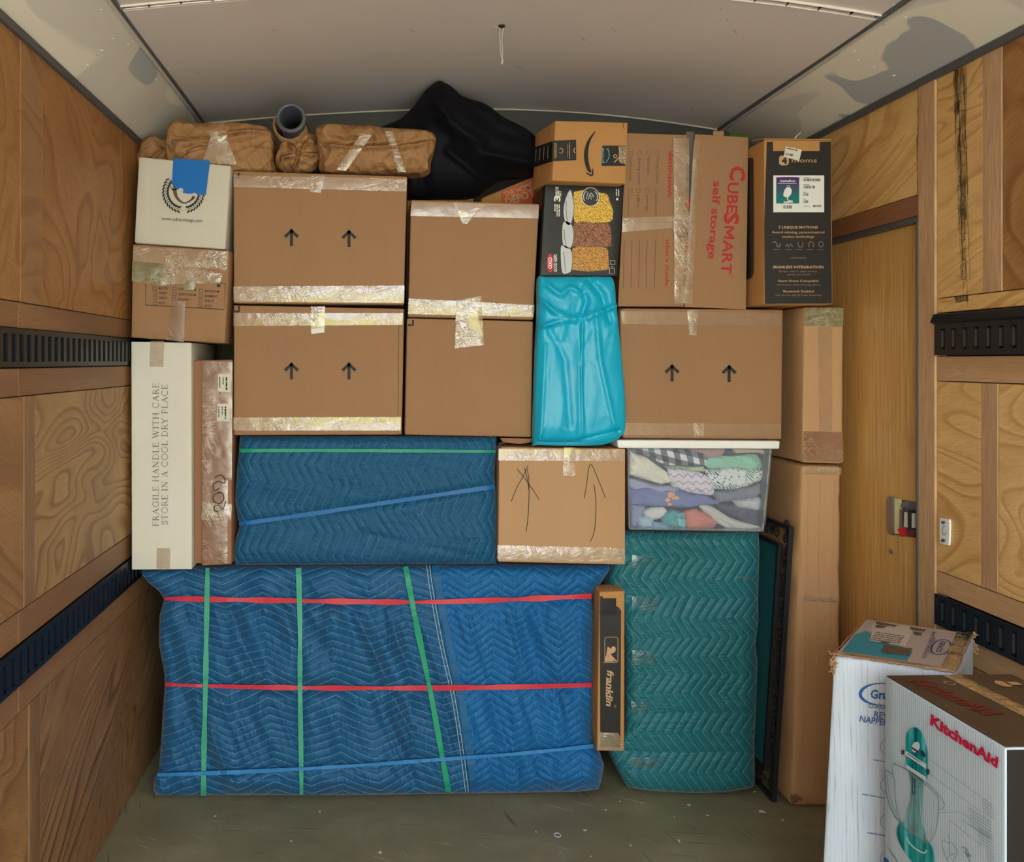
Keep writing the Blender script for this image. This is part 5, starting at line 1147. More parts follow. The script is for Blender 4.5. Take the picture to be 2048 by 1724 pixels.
# paper bundles
kp = NB('kraft_paper'); n = kp.noise(kp.co(), 5, 3); kp.col(kp.mix(n, s2l((146, 104, 66)), s2l((172, 128, 84)))).rough(.62); wv_ = kp.noise(kp.co(), 6, 2, col=True); vo = kp.n('ShaderNodeVectorMath', operation='ADD'); kp.l(kp.co(), vo.inputs[0]); sc_ = kp.n('ShaderNodeVectorMath', operation='SCALE'); kp.l(wv_, sc_.inputs[0]); sc_.inputs['Scale'].default_value = .10; kp.l(sc_.outputs[0], vo.inputs[1])
kp.bump(kp.m_('ADD', kp.m_('ADD', kp.m_('MULTIPLY', kp.vor(kp.mp(vo.outputs[0], (1, 1, 2.2), (0, .5, 0)), 13), 1.1), kp.m_('MULTIPLY', kp.vor(kp.mp(vo.outputs[0], (2., 1, 1), (0, .3, 0)), 26), .4)), kp.m_('MULTIPLY', kp.noise(kp.co(), 50, 3, .6, 1.), .15)), .8, .022); M['paper'] = kp.m
gr = 'paper-wrapped bundles on top of the stack'
paper = lambda lab, ol, d, T, seed, cs=(), fr=12, a=.008, **k: soft('paper_bundle', lab, 'paper bundle', ol, d, T, M['paper'], part='paper_wrap', group=gr, amp=a, freq=fr, seed=seed, rings=30, n=220, fn=with_creases(list(cs), lambda X, Y: .010*rotn(X, Y, 25+seed*30, 1/30., 1/80., seed)), **k)
t1, _ = paper('small brown paper bundle at the left wall, folded end showing', [(276, 330), (279, 295), (290, 280), (306, 273), (325, 280), (346, 288), (350, 320), (348, 345), (300, 345)], 3.24, .05, 1, [crease([(284, 300), (305, 284), (340, 300)], 3, .02), crease([(300, 320), (320, 300)], 4, -.02)], p=2.6)
t2, _ = paper('long brown paper bundle with clear tape at its middle, behind the white emblem box', [(336, 282), (342, 260), (356, 247), (376, 247), (390, 254), (450, 252), (500, 253), (540, 262), (551, 285), (549, 320), (545, 352), (450, 354), (350, 352), (338, 320)], 3.20, .09, 2,
             [crease([(345, 318), (380, 296), (425, 276)], 5, -.022), crease([(350, 275), (390, 278), (425, 274)], 4, -.016), crease([(440, 272), (500, 262), (545, 268)], 4, .018), crease([(360, 305), (400, 292)], 3, .014), crease([(430, 280), (440, 330)], 6, .010)], p=4, Tb=.06)
s_ = Plane((0, 3.10, 0)); tape(t2, s_, [(424, 268), (452, 270), (474, 330), (404, 326)], M['tape_crinkle'], 80, .004, .002); tape(t2, s_, [(414, 262), (462, 262), (446, 284), (428, 284)], M['tape_bright'], 81, .004, .004)
t3, _ = paper('gathered end of a brown paper roll under the dark tube', [(553, 305), (562, 285), (580, 272), (605, 265), (630, 272), (646, 290), (645, 318), (628, 342), (600, 348), (566, 346), (553, 332)], 3.20, .07, 3,
             [crease([(598, 308), (575, 285), (565, 290)], 4, .02), crease([(598, 308), (620, 280), (628, 285)], 4, .02), crease([(598, 308), (635, 312)], 4, .02), crease([(598, 308), (590, 335)], 4, .02), crease([(598, 308), (565, 318)], 4, .02), crease([(598, 308), (602, 300)], 8, -.02)], p=2.2)
t4, _ = paper('long brown paper bundle with two diagonal tape strips, left of the black cloth bundle', [(631, 268), (640, 256), (660, 255), (740, 258), (800, 264), (850, 267), (870, 277), (870, 300), (862, 325), (850, 352), (760, 352), (650, 350), (640, 322), (636, 295)], 3.17, .09, 4,
             [crease([(636, 290), (700, 296), (800, 296), (864, 284)], 4, .022), crease([(640, 276), (720, 284), (860, 276)], 8, -.012), crease([(850, 290), (856, 340)], 4, .014), crease([(648, 298), (652, 345)], 3, .010)], p=4, Tb=.06)
s_ = Plane((0, 3.07, 0)); tape(t4, s_, [(722, 268), (744, 270), (692, 342), (672, 340)], M['tape_crinkle'], 82, .004, .002); tape(t4, s_, [(770, 262), (786, 264), (812, 345), (796, 344)], M['tape_crinkle'], 83, .004, .002)
# dark tube
p0 = W(582, 236, 3.04); ax_ = np.array([0, 1, 0.0]); t = thing('mailing_tube', 'dark grey tube seen end-on, lying over the paper bundles under the ceiling', 'tube', p0-(0, 0, .05))
def pipe(p, ro, ri, L, n=40):
    v = []; f = []
    for y in (0, L):
        for r in (ro, ri):
            for k in range(n): a = 2*math.pi*k/n; v.append(p+np.array([r*math.cos(a), y, r*math.sin(a)]))
    for k in range(n):
        j = (k+1) % n; f += [(k, n+k, n+j, j), (2*n+k, 2*n+j, 3*n+j, 3*n+k), (k, j, 2*n+j, 2*n+k), (n+k, 3*n+k, 3*n+j, n+j)]
    return v, f
v, f = pipe(p0, .047, .037, .48); mk('tube', t, v, f, flat('dark_grey_plastic', (62, 62, 70), .35), True)
v, f = pipe(p0-(0, .006, 0), .0492, .0375, .03); mk('rim', t, v, f, flat('grey_rim', (84, 84, 92), .3), True)
v, f = pipe(p0+(-.01, .05, -.006), .056, .0495, .4); o = mk('paper_sleeve', t, v, f, M['paper'], True)
q = MB(); q.tube([p0+(0, .46, 0), p0+(0, .465, 0)], .037, 30); q.make('end_cap', t, M['rub'])
# black cloth bundle
bc = NB('black_cloth'); bc.col(s2l((12, 12, 19))).rough(.7); bc.b.inputs['Specular IOR Level'].default_value = .18; bc.bump(bc.noise(bc.mp(bc.co(), (1, 1, 2)), 7, 2, .5), .4, .012)
soft('cloth_bundle', 'large shapeless black cloth bundle peaking up to the ceiling', 'bundle', [(700, 290), (760, 258), (800, 240), (828, 212), (852, 182), (874, 170), (896, 174), (925, 196), (970, 212), (1010, 240), (1062, 268), (1085, 300), (1080, 345), (1050, 354), (1010, 358), (975, 378), (945, 396), (880, 398), (815, 398), (790, 370), (740, 340)], 3.30, .15, bc.m, p=2.2, Tb=.2, rings=34, n=240, amp=.008, freq=6, seed=5,
     fn=with_creases([crease([(878, 172), (872, 210), (895, 250), (960, 290)], 9, .045), crease([(880, 240), (960, 310), (1060, 330)], 12, .035), crease([(840, 200), (830, 280), (850, 380)], 14, -.03), crease([(920, 200), (1000, 260), (1070, 280)], 14, -.02), crease([(900, 300), (960, 350), (1030, 352)], 10, -.03)], lambda X, Y: .006*rotn(X, Y, -55, 1/60., 1/200., 9, 1)))

# ---------------------------------------------------------------- clear bin with clothes
dB = 3.10
t = thing('storage_bin', 'clear plastic storage bin with a white lid, packed with folded clothes', 'storage bin', W(1392, 1060, dB))
pb = NB('clear_bin_plastic'); pb.col(s2l((216, 222, 240))).rough(.2); pb.b.inputs['Alpha'].default_value = .09; pb.b.inputs['Specular IOR Level'].default_value = .6; pb.bump(pb.noise(pb.co(), 5, 2), .2, .01); glossify(pb, .12, 1.28)
Lb, Rb = W(1256, 893, dB), W(1543, 893, dB); bl_, br_ = W(1258, 1059, dB+.012), W(1527, 1063, dB+.012); zb_ = bl_[2]; dep = .36
def wallq(a, b, c, d, th, nrm):
    nrm = np.array(nrm, float)*th; v = [a, b, c, d, a+nrm, b+nrm, c+nrm, d+nrm]
    return v, [(0, 3, 2, 1), (4, 5, 6, 7), (0, 1, 5, 4), (1, 2, 6, 5), (2, 3, 7, 6), (3, 0, 4, 7)]
bb = [p+np.array([0, dep, 0]) for p in (Lb, Rb, br_, bl_)]
v, f = wallq(Lb, Rb, br_, bl_, .002, (0, 1, 0)); mk('front_wall', t, v, f, pb.m); v, f = wallq(Lb, bb[0], bb[3], bl_, .002, (1, 0, 0)); mk('side_wall', t, v, f, pb.m); v, f = wallq(Rb, bb[1], bb[2], br_, .002, (-1, 0, 0)); mk('side_wall', t, v, f, pb.m)
v, f = wallq(bl_, br_, bb[2], bb[3], .003, (0, 0, 1)); mk('floor_panel', t, v, f, pb.m); v, f = wallq(bb[0], bb[1], bb[2], bb[3], .002, (0, -1, 0)); mk('rear_wall', t, v, f, pb.m)
q = MB(); q.tube([Lb+(-.004, dep, -.004), Lb+(-.004, -.004, -.004), Rb+(.004, -.004, -.004), Rb+(.004, dep, -.004)], .005, 8); q.make('rim', t, pb.m)
for sx, P0, P1 in ((1, Lb, bl_), (-1, Rb, br_)): q = MB(); q.tube([P0+(0, -.001, 0), P1+(sx*.0, -.001, .01), P1+(sx*.012, -.001, .001)], .0035, 6); q.make('corner_edge', t, pb.m)
q = MB(); q.tube([bl_+(0, -.001, .003), br_+(0, -.001, .003)], .004, 6); q.make('bottom_edge', t, pb.m)
lid8 = c8px([(1234, 880, dB-.02), (1560, 882, dB-.02), (1559, 898, dB-.02), (1236, 896, dB-.02)], dep+.03); v, f = rbox(lid8, .004, (8, 4, 2)); mk('lid', t, v, f, M['white_plastic'], True)
def cloth(name, base, pat=None, r=.8):
    b = NB(name); o = b.co(); x, y, z = b.sep(o); n = b.noise(o, 9, 3); cc = b.mix(n, mul(s2l(base), .85), mul(s2l(base), 1.12))
    if pat == 'gingham':
        g = lambda a: b.m_('GREATER_THAN', b.m_('FRACT', b.m_('MULTIPLY', a, 25.)), .5)
        rx = b.m_('ADD', b.m_('MULTIPLY', x, .97), b.m_('MULTIPLY', z, .25)); rz = b.m_('SUBTRACT', z, b.m_('MULTIPLY', x, -.25))
        s = b.m_('MULTIPLY', b.m_('ADD', g(rx), g(rz)), .5); cc = b.ramp(s, [(0, s2l((226, 226, 226))), (.5, s2l((110, 112, 120))), (1, s2l((26, 26, 32)))])
    if pat == 'leaf':
        v1 = b.vor(b.mp(o, (1, 1, 1), (0, .5, 0)), 90); d1 = b.m_('LESS_THAN', v1, .28); w2 = b.n('ShaderNodeTexWave'); b.l(b.mp(o, (1, 1, 1), (0, .7, 0)), w2.inputs[0]); w2.inputs['Scale'].default_value = 42; w2.inputs['Distortion'].default_value = 6
        sel = b.ramp(b.noise(o, 16, 1), [(.48, (0, 0, 0)), (.52, (1, 1, 1))]); st_ = b.ramp(w2.outputs['Fac'], [(.62, (0, 0, 0)), (.68, (1, 1, 1))]); cc = b.mix(b.mix(sel, b.comb(d1, d1, d1), st_), cc, s2l((20, 84, 76)))
    if pat == 'zig':
        zz = b.m_('ABSOLUTE', b.m_('SUBTRACT', b.m_('FRACT', b.m_('MULTIPLY', x, 34.)), .5)); s = b.m_('FRACT', b.m_('ADD', b.m_('MULTIPLY', z, 42.), zz)); cc = b.mix(b.m_('LESS_THAN', s, .12), cc, s2l((120, 110, 140)))
    if pat == 'print':
        s = b.ramp(b.noise(o, 24, 2), [(.56, (0, 0, 0)), (.6, (1, 1, 1))]); cc = b.mix(s, cc, s2l((120, 200, 204)))
    b.col(cc).rough(r); b.bump(b.noise(o, 30, 3), .5, .006); return b.m
GM = [('gingham_shirt', 'black and white checked shirt at the top left of the clear bin', [(985, 140), (1150, 132), (1300, 150), (1540, 205), (1530, 290), (1240, 285), (1100, 220), (990, 195)], cloth('gingham', (220, 220, 220), 'gingham'), 2),
 ('folded_shirt', 'rose brown folded cloth under the bin lid', [(1230, 140), (1450, 150), (1640, 160), (1620, 215), (1500, 232), (1350, 190)], cloth('rose_cloth', (176, 140, 132)), 3),
 ('dark_shirt', 'dark slate cloth at the top right of the clear bin', [(1600, 150), (1780, 160), (1955, 180), (1960, 330), (1880, 290), (1700, 240)], cloth('slate_cloth', (62, 62, 76)), 5),
 ('folded_pyjamas', 'beige rolled cloth under the right end of the bin lid', [(1700, 158), (1850, 155), (1975, 162), (1970, 222), (1900, 195), (1720, 196)], cloth('beige_cloth', (206, 184, 162)), 2),
 ('mint_shirt', 'mint green folded shirt above the leaf print cloth', [(1530, 225), (1700, 214), (1880, 208), (1905, 318), (1700, 312), (1540, 310)], cloth('mint_cloth', (150, 208, 180)), 3),
 ('leaf_print_shirt', 'white baby shirt with a green leaf print in the clear bin', [(1510, 312), (1700, 300), (1930, 318), (1910, 390), (1820, 430), (1700, 455), (1570, 450)], cloth('leaf_cloth', (226, 232, 230), 'leaf'), 1),
 ('cream_shirt', 'cream folded shirt at the left side of the clear bin', [(980, 180), (1100, 225), (1230, 320), (1290, 400), (1200, 415), (1060, 375), (982, 350)], cloth('cream_cloth', (232, 226, 206)), 2),
 ('zigzag_shirt', 'white rolled shirt with a fine zigzag line pattern', [(1255, 310), (1400, 318), (1520, 350), (1575, 440), (1550, 492), (1420, 475), (1285, 430)], cloth('zigzag_cloth', (226, 216, 226), 'zig'), 1),
 ('ruffled_shirt', 'pale green ruffled cloth below the checked shirt', [(1220, 285), (1330, 282), (1500, 285), (1525, 325), (1380, 330), (1250, 316)], cloth('pale_green_cloth', (178, 206, 166)), 4),
 ('grey_shirt', 'heather grey folded cloth below the leaf print shirt', [(1550, 470), (1700, 452), (1850, 420), (1960, 372), (1945, 480), (1800, 530), (1600, 542)], cloth('heather_cloth', (128, 132, 148)), 3),
 ('grey_blue_shirt', 'pale grey blue cloth below the cream shirt', [(980, 372), (1150, 415), (1300, 425), (1330, 475), (1170, 485), (1000, 455)], cloth('greyblue_cloth', (158, 164, 190)), 4),
 ('navy_shirt', 'slate blue folded shirt with an orange motif in the clear bin', [(982, 450), (1100, 440), (1300, 450), (1520, 490), (1630, 552), (1400, 582), (1150, 572), (988, 560)], cloth('navy_cloth', (112, 124, 176)), 3),
 ('white_sleeve', 'white grey sleeve at the right side of the clear bin', [(1700, 530), (1820, 510), (1935, 495), (1935, 570), (1880, 602), (1740, 578)], cloth('sleeve_cloth', (196, 196, 204)), 3),
 ('charcoal_shirt', 'charcoal purple cloth at the lower right of the clear bin', [(1590, 555), (1720, 560), (1930, 590), (1930, 725), (1800, 690), (1680, 620)], cloth('charcoal_cloth', (84, 82, 98)), 4),
 ('coral_shirt', 'coral orange folded cloth at the bottom of the clear bin', [(1365, 605), (1450, 590), (1560, 640), (1600, 690), (1560, 738), (1370, 738)], cloth('coral_cloth', (216, 128, 108)), 2),
 ('teal_print_shirt', 'teal patterned cloth beside the coral cloth', [(1205, 645), (1280, 595), (1370, 620), (1378, 732), (1290, 730), (1215, 695)], cloth('teal_cloth', (70, 158, 160), 'print'), 1),
 ('fleece', 'white fleece cloth above the teal patterned cloth', [(1080, 600), (1150, 575), (1230, 580), (1250, 640), (1150, 665), (1090, 645)], cloth('fleece_cloth', (220, 216, 214)), 3),
 ('pale_blue_shirt', 'pale blue cloth in the lower left of the clear bin', [(1035, 655), (1100, 635), (1150, 645), (1155, 728), (1045, 728)], cloth('paleblue_cloth', (170, 206, 220)), 2),
 ('denim', 'faded denim cloth on the floor of the clear bin', [(1130, 675), (1240, 690), (1300, 735), (1130, 735)], cloth('denim_cloth', (130, 162, 196)), 1),
 ('cream_trousers', 'long cream cloth roll along the bottom right of the clear bin', [(1475, 575), (1560, 572), (1700, 655), (1912, 718), (1900, 748), (1740, 742), (1610, 700)], cloth('stone_cloth', (204, 202, 196)), 2),
 ('blue_grey_shirt', 'blue grey cloth at the bottom left corner of the clear bin', [(985, 555), (1090, 570), (1075, 640), (1040, 725), (988, 725)], cloth('bluegrey_cloth', (140, 148, 186)), 3)]
for k, (nm, lab, pts, m_, lay) in enumerate(GM):
    o = soft(nm, lab, 'clothes', Z4(pts), 3.150+.012*lay, .026, m_, group='folded clothes in the clear bin', p=2.6, Tb=.02, rings=14, n=120, amp=.009, freq=24, seed=k, closed_smooth=(k % 3 == 1), fn=with_creases([], lambda X, Y, k=k: .006*rotn(X, Y, 60+k*13, 1/9., 1/40., k)))
    if nm == 'navy_shirt':
        q = Ink(Plane((0, 3.155, 0)), 0); rr = random.Random(5)
        for (x, y, rx, ry) in ((1280, 495, 28, 20), (1310, 515, 30, 14), (1255, 530, 20, 16), (1270, 560, 18, 10)): X, Y = Z4([(x, y)])[0]; q.poly(ragged([(X+rx/3.5*math.cos(a), Y+ry/3.5*math.sin(a)) for a in np.linspace(0, 6.28, 9)[:-1]], .6, k, 2))
        q.make('orange_motif', o, flat('orange_motif', (226, 164, 110), .7))
v, f = rbox(c8px([(1262, 905, 3.25), (1535, 905, 3.25), (1520, 1050, 3.25), (1266, 1050, 3.25)], .18), .02, (10, 4, 10), lambda Q, d, tt: Q+d*(.01*fbm(Q*14, 2))[:, None])
tag(mk('clothes_stack', None, v, f, cloth('mixed_dark_cloth', (96, 96, 112)), True), 'grey heap of clothes filling the bin behind the folded ones', 'clothes')

# ---------------------------------------------------------------- wrought-iron framed panel
t = thing('iron_frame_panel', 'tall black wrought-iron scroll frame around a mirror painted teal, leaning on the battered box', 'framed mirror', (1.32, 3.3, 0))
O = W(1553, 1607, 3.095); O[2] = .004; Tp = W(1588, 1055, 3.095); up = Tp-O; H_ = np.linalg.norm(up); up /= H_; dv = np.array([0, 1., 0]); nn = np.cross(up, dv); 
if nn[0] > 0: nn = -nn
Wd = .46
class FS:                                         # face of the frame: a = metres from the front edge, b = metres from the foot
    def pt(s, a, b, off=0): return O+dv*a+up*b+nn*off
fs = FS()
def bar(a0, b0, a1, b1, w_=.008, th=.010):
    q = MB(); d = np.array([a1-a0, b1-b0]); L = np.linalg.norm(d); d /= L; n_ = np.array([-d[1], d[0]])*w_/2
    c = [np.array([a0, b0])+n_, np.array([a0, b0])-n_, np.array([a1, b1])-n_, np.array([a1, b1])+n_]
    q.add([fs.pt(*p, 0) for p in c]+[fs.pt(*p, th) for p in c], [(0, 1, 2, 3), (7, 6, 5, 4), (0, 4, 5, 1), (1, 5, 6, 2), (2, 6, 7, 3), (3, 7, 4, 0)]); return q
for P in ((.005, 0, .005, H_), (Wd, 0, Wd, H_), (0, .005, Wd, .005), (0, H_-.005, Wd, H_-.005)): bar(*P, .012, .016).make('outer_bar', t, M['metal_dark'])
bw_ = .075
for P in ((bw_, bw_, bw_, H_-bw_), (Wd-bw_, bw_, Wd-bw_, H_-bw_), (bw_, bw_, Wd-bw_, bw_), (bw_, H_-bw_, Wd-bw_, H_-bw_)): bar(*P, .010, .018).make('inner_bar', t, M['metal_dark'])
q = MB(); q.add([fs.pt(bw_, bw_, .006), fs.pt(Wd-bw_, bw_, .006), fs.pt(Wd-bw_, H_-bw_, .006), fs.pt(bw_, H_-bw_, .006), fs.pt(bw_, bw_, .002), fs.pt(Wd-bw_, bw_, .002), fs.pt(Wd-bw_, H_-bw_, .002), fs.pt(bw_, H_-bw_, .002)], [(0, 1, 2, 3), (7, 6, 5, 4), (0, 4, 5, 1), (1, 5, 6, 2), (2, 6, 7, 3), (3, 7, 4, 0)]); q.make('panel', t, flat('teal_mirror_reflection', (56, 128, 134), .25, 0, .8))  # flat teal stands in for what the mirror reflects
for P in ((bw_+.02, bw_+.02, bw_+.02, H_-bw_-.02),): bar(*P, .004, .009).make('bevel_line', t, flat('teal_bevel', (70, 110, 112), .2, .3))
def scroll(ca, cb, r, sg, a0, turns=1.35, th=.0032):
    pts = []
    for k in range(30):
        u = k/29; a = a0+sg*u*turns*2*math.pi; rr_ = r*(1-.78*u); pts.append(fs.pt(ca+rr_*math.cos(a), cb+rr_*math.sin(a), .008))
    return pts
k = 0; b_ = .05
while b_ < H_-.03:
    q = MB(); sg = 1 if k % 2 else -1; ca = bw_/2+.004*sg
    q.tube(scroll(ca, b_, .021, sg, math.pi/2*sg), .0038, 5, False); q.tube(scroll(ca, b_+.047, .017, -sg, -math.pi/2*sg), .0036, 5, False)
    q.tube([fs.pt(ca+.018*sg, b_-.005, .008), fs.pt(ca-.012*sg, b_+.025, .008), fs.pt(ca+.014*sg, b_+.052, .008)], .003, 5, False)
    q.make('scroll', t, M['metal_dark']); b_ += .092; k += 1
for cb in (H_-bw_/2, bw_/2):
    for ca in np.arange(.11, Wd-.05, .085):
        q = MB(); q.tube(scroll(ca, cb, .024, 1, 0), .0028, 5, False); q.tube(scroll(ca+.04, cb, .020, -1, math.pi), .0028, 5, False); q.make('scroll', t, M['metal_dark'])

# ---------------------------------------------------------------- the two white boxes in front
Fc_, Gc, Hc, Ic = (np.array(p) for p in ((1.080, 2.206, .78), (1.3186, 2.510, .78), (1.520, 2.370, .78), (1.292, 2.075, .78)))
sh = np.array([-.040, 0, -.779]); 
fr = [Fc_, Ic, Ic+sh, Fc_+sh]; bk = [Gc, Hc, Hc+sh*np.array([0, 1, 1]), Gc+sh]
t, s, c = carton('product_box', 'tall worn white box with blue lettering, behind the stand mixer box', 'box', fr, 0, M['white_cool'], r=.010, back=bk, bulge=.004, crush=.004, n=(10, 10, 26))
tp = Quad(Gc, Hc, Ic, Fc_, (0, 0, 1))             # top face: u to the right along the rear edge, v towards the viewer
q = Ink(tp, .0032); q.poly([(.02, .04), (.97, .03), (.95, .96), (.03, .97)]); q.make('top_flap', t, flat('greyed_white_card', (176, 164, 158), .6))
q = Ink(tp, .0040); q.poly([(.04, .50), (.10, .36), (.60, .70), (.60, .93), (.06, .93)]); q.make('teal_print', t, flat('teal_card_print', (28, 142, 166), .45))
q = Ink(tp, .0046); rr = random.Random(2); q.poly([(.16, .34), (.50, .30), (.52, .62), (.2, .60)]); q.make('shipping_label', t, flat('paper_label2', (200, 190, 176), .55)); q = Ink(tp, .0042); q.poly([(.10, .06), (.62, .08), (.58, .34), (.14, .34)]); lbx = q.make('shipping_label', t, flat('paper_label', (196, 186, 172), .55))
q = Ink(tp, .0052)
for P in (((.12, .08), (.34, .10), (.32, .16), (.13, .15)), ((.15, .18), (.25, .17), (.24, .24), (.15, .24)), ((.45, .10), (.60, .10), (.60, .18), (.46, .17)), ((.50, .22), (.58, .2), (.6, .30), (.52, .3)), ((.35, .66), (.58, .64), (.60, .82), (.36, .84)), ((.30, .58), (.38, .58), (.38, .62), (.30, .62))): q.poly(ragged(P, .012, 4, 4))
for k in range(5): q.dashes(.20, .36+k*.05, .26, .018, 0, k)
q.frame(.27, .42, .44, .56, .006); q.make('torn_marks', t, flat('brown_tear', (96, 82, 66), .7))
q = Ink(tp, .0050); q.ring(.80, .50, .075, .20, .012, 30); q.text2('GRACO', .775, .36, (0.0, .28), (.045, 0), .02); q.text2('BABY SAFETY PRODUCTS', .66, .14, (.04, .68), (.030, 0), .01); q.text2('BUILT FOR LIFE', .70, .3, (.03, .4), (.02, 0), .0); q.make('top_lettering', t, flat('violet_ink', (70, 66, 120), .6))
tape(t, tp, [(.86, .02), (.99, .02), (.99, .97), (.88, .97)], M['tape_crinkle'], 90, .004, .005); tape(t, tp, [(.02, .94), (.98, .94), (.98, .99), (.02, .99)], M['tape_flat'], 91, .002, .003)
for e0, e1 in ((Fc_, Ic), (Fc_, Gc), (Ic, Hc)):
    q = MB(); n = 40; rr = random.Random(5); q.tube([e0+(e1-e0)*k/n+np.array([rr.uniform(-1, 1), rr.uniform(-1, 1), rr.uniform(-1, 1)])*.0014+(0, 0, .001) for k in range(n+1)], .0018, 5); q.make('worn_edge', t, M['card'])
q = MB(); rr = random.Random(9)
for ctr in (Fc_, Hc):
    for k in range(34):
        p = ctr+np.array([rr.uniform(-.008, .006), rr.uniform(-.010, .004), rr.uniform(-.045, .004)]); d = np.array([rr.uniform(-1, 1), rr.uniform(-1, 1), rr.uniform(-1, 1)])*.0045; q.tube([p-d, p+d*.2+(0, -.002, 0), p+d], .0012, 4)
q.make('torn_fibres', t, M['card_light'])
Z6 = lambda x, y: (1620+x/3.29, 1200+y/3.29)
q = Ink(s, .0024); x, y = Z6(480, 618)
th = np.linspace(0, 2*math.pi, 50); q.line([(x+45*math.cos(a), y+22*math.sin(a)) for a in th[:-1]], [1.5+5*max(0, -math.cos(a))**2 for a in th[:-1]], True)
serif_like = q.text('Graco', x-25, y+8, 56, 17, 3, .03)
q.make('brand_oval', t, M['blue_ink'])
q = Ink(s, .0024); q.text('CORRALITO', *Z6(384, 705), 58, 8, 8, .015); q.text('REVERSIBLE', *Z6(420, 768), 86, 12, 8, .02); q.text('NAPPER', *Z6(326, 798), 58, 12.5, 9, .02); q.make('lettering', t, flat('slate_blue_ink', (62, 92, 140), .5))
q = Ink(s, .0024)
for yy, x0 in ((1045, 418), (1272, 345), (1525, 378)): q.dashes(*Z6(x0, yy), 60, 2.2, 10, yy)
for yy in (965, 1215, 1455, 1700): X, Y = Z6(520, yy); q.ring(X, Y, 17, 17, 1, 24)
q.make('small_print', t, flat('faint_blue_ink', (96, 120, 160), .5))
# corrugation streaks worn into the white print
sv = NB('streaked'); 
# stand mixer box
A = np.array([1.113, 2.041, .785]); B = np.array([1.1225, 1.661, .785]); Cc = np.array([1.401, 2.050, .785]); Dd = B+(Cc-A)
dn = np.array([0, 0, -.784])
t, s, c = carton('product_box', 'white and black box picturing a teal stand mixer with a glass bowl', 'box', [A, B, B+dn, A+dn], 0, M['white_cool'], r=.004, back=[Cc, Dd, Dd+dn, Cc+dn], bulge=.003, n=(10, 8, 16))
b = NB('mixer_box_white'); b.col(s2l((196, 210, 220))).rough(.35); wv = b.m_('SINE', b.m_('MULTIPLY', b.sep(b.co())[1], 900.)); b.bump(wv, .12, .001)
body = [o for o in t.children if o.name.startswith('body')][0]; body.data.materials[0] = b.m
MX = Quad(A, B, B+dn, A+dn, (-1, 0, 0))
top = Quad(A, Cc, Dd, B, (0, 0, 1)); fs2 = Quad(B, Dd, Dd+dn, B+dn, (0, -1, 0))
def slab4(a, b_, c_, d_, nrm, th): nrm = np.array(nrm, float); v, f = wallq(np.array(a)+nrm*.0005, np.array(b_)+nrm*.0005, np.array(c_)+nrm*.0005, np.array(d_)+nrm*.0005, th, nrm); return v, f
e = .003
v, f = slab4(A+(e, -e, 0), Cc+(-e, -e, 0), Dd+(-e, e, 0), B+(e, e, 0), (0, 0, 1), .0015); mk('top_print', t, v, f, M['brown_gloss'])
v, f = slab4(B+(e, 0, -e), Dd+(-e, 0, -e), Dd+dn+(-e, 0, e), B+dn+(e, 0, e), (0, -1, 0), .0015); mk('black_side', t, v, f, M['black_print'])
q = Ink(fs2, .003); q.text2('K', .35, .13, (.1, 0), (0, -.06), .03); q.text2('iSD', .35, .17, (.12, 0), (0, -.03), .02); q.make('side_lettering', t, M['white'])
q = Ink(top, .003); q.text2('KitchenAid', .10, .10, (.12, .52), (.16, -.03), .02); q.make('top_lettering', t, flat('dull_red_ink', (120, 26, 36), .4))
q = Ink(top, .003); q.ring(.38, .15, .035, .03, .008); q.ell(.77, .17, .05, .05); q.dashes(.80, .14, .10, .05, 0, 2); q.line([(.80, .42), (.83, .36), (.88, .45), (.92, .40)], .010); q.make('top_symbols', t, M['tan_ink'])
tape(t, top, [(.44, .02), (.58, .02), (.62, .98), (.48, .98)], M['tape_crinkle'], 95, .003, .003)
s = plane3(A, B, A+dn)
q = Ink(s, .0030); q.text2('KitchenAid', 1863, 1448, (135, 88), (2, -20), .045); q.ring(2003.5, 1521, 1, 1.4, .6); q.make('lettering', t, M['red_hot'])
# mixer picture (flat print), drawn on the face
mt = NB('mixer_teal_print'); n = mt.noise(mt.mp(mt.co(), (1, 7, 1)), 5, 2, .5, .4); mt.col(mt.ramp(n, [(.36, s2l((0, 84, 92))), (.5, s2l((6, 150, 152))), (.64, s2l((96, 206, 202)))])).rough(.3)
q = Ink(s, .0028); q.poly([Z6(*p) for p in smoothpts([(640, 900), (655, 862), (690, 840), (725, 850), (758, 905), (778, 980), (782, 1060), (776, 1180), (720, 1160), (655, 1120), (640, 1040)], 5, True)])
q.poly([Z6(*p) for p in [(655, 1115), (756, 1180), (748, 1300), (745, 1420), (770, 1560), (780, 1640), (600, 1560), (640, 1440), (668, 1320), (672, 1220)]]); q.make('mixer_picture', t, mt.m, label='printed teal mixer head and column')
q = Ink(s, .0034); q.poly([Z6(*p) for p in smoothpts([(585, 1500), (610, 1460), (660, 1470), (760, 1560), (810, 1620), (828, 1700), (832, 1760), (760, 1760), (700, 1740), (620, 1640), (585, 1560)], 4, True)]); q.make('mixer_base_picture', t, mt.m)
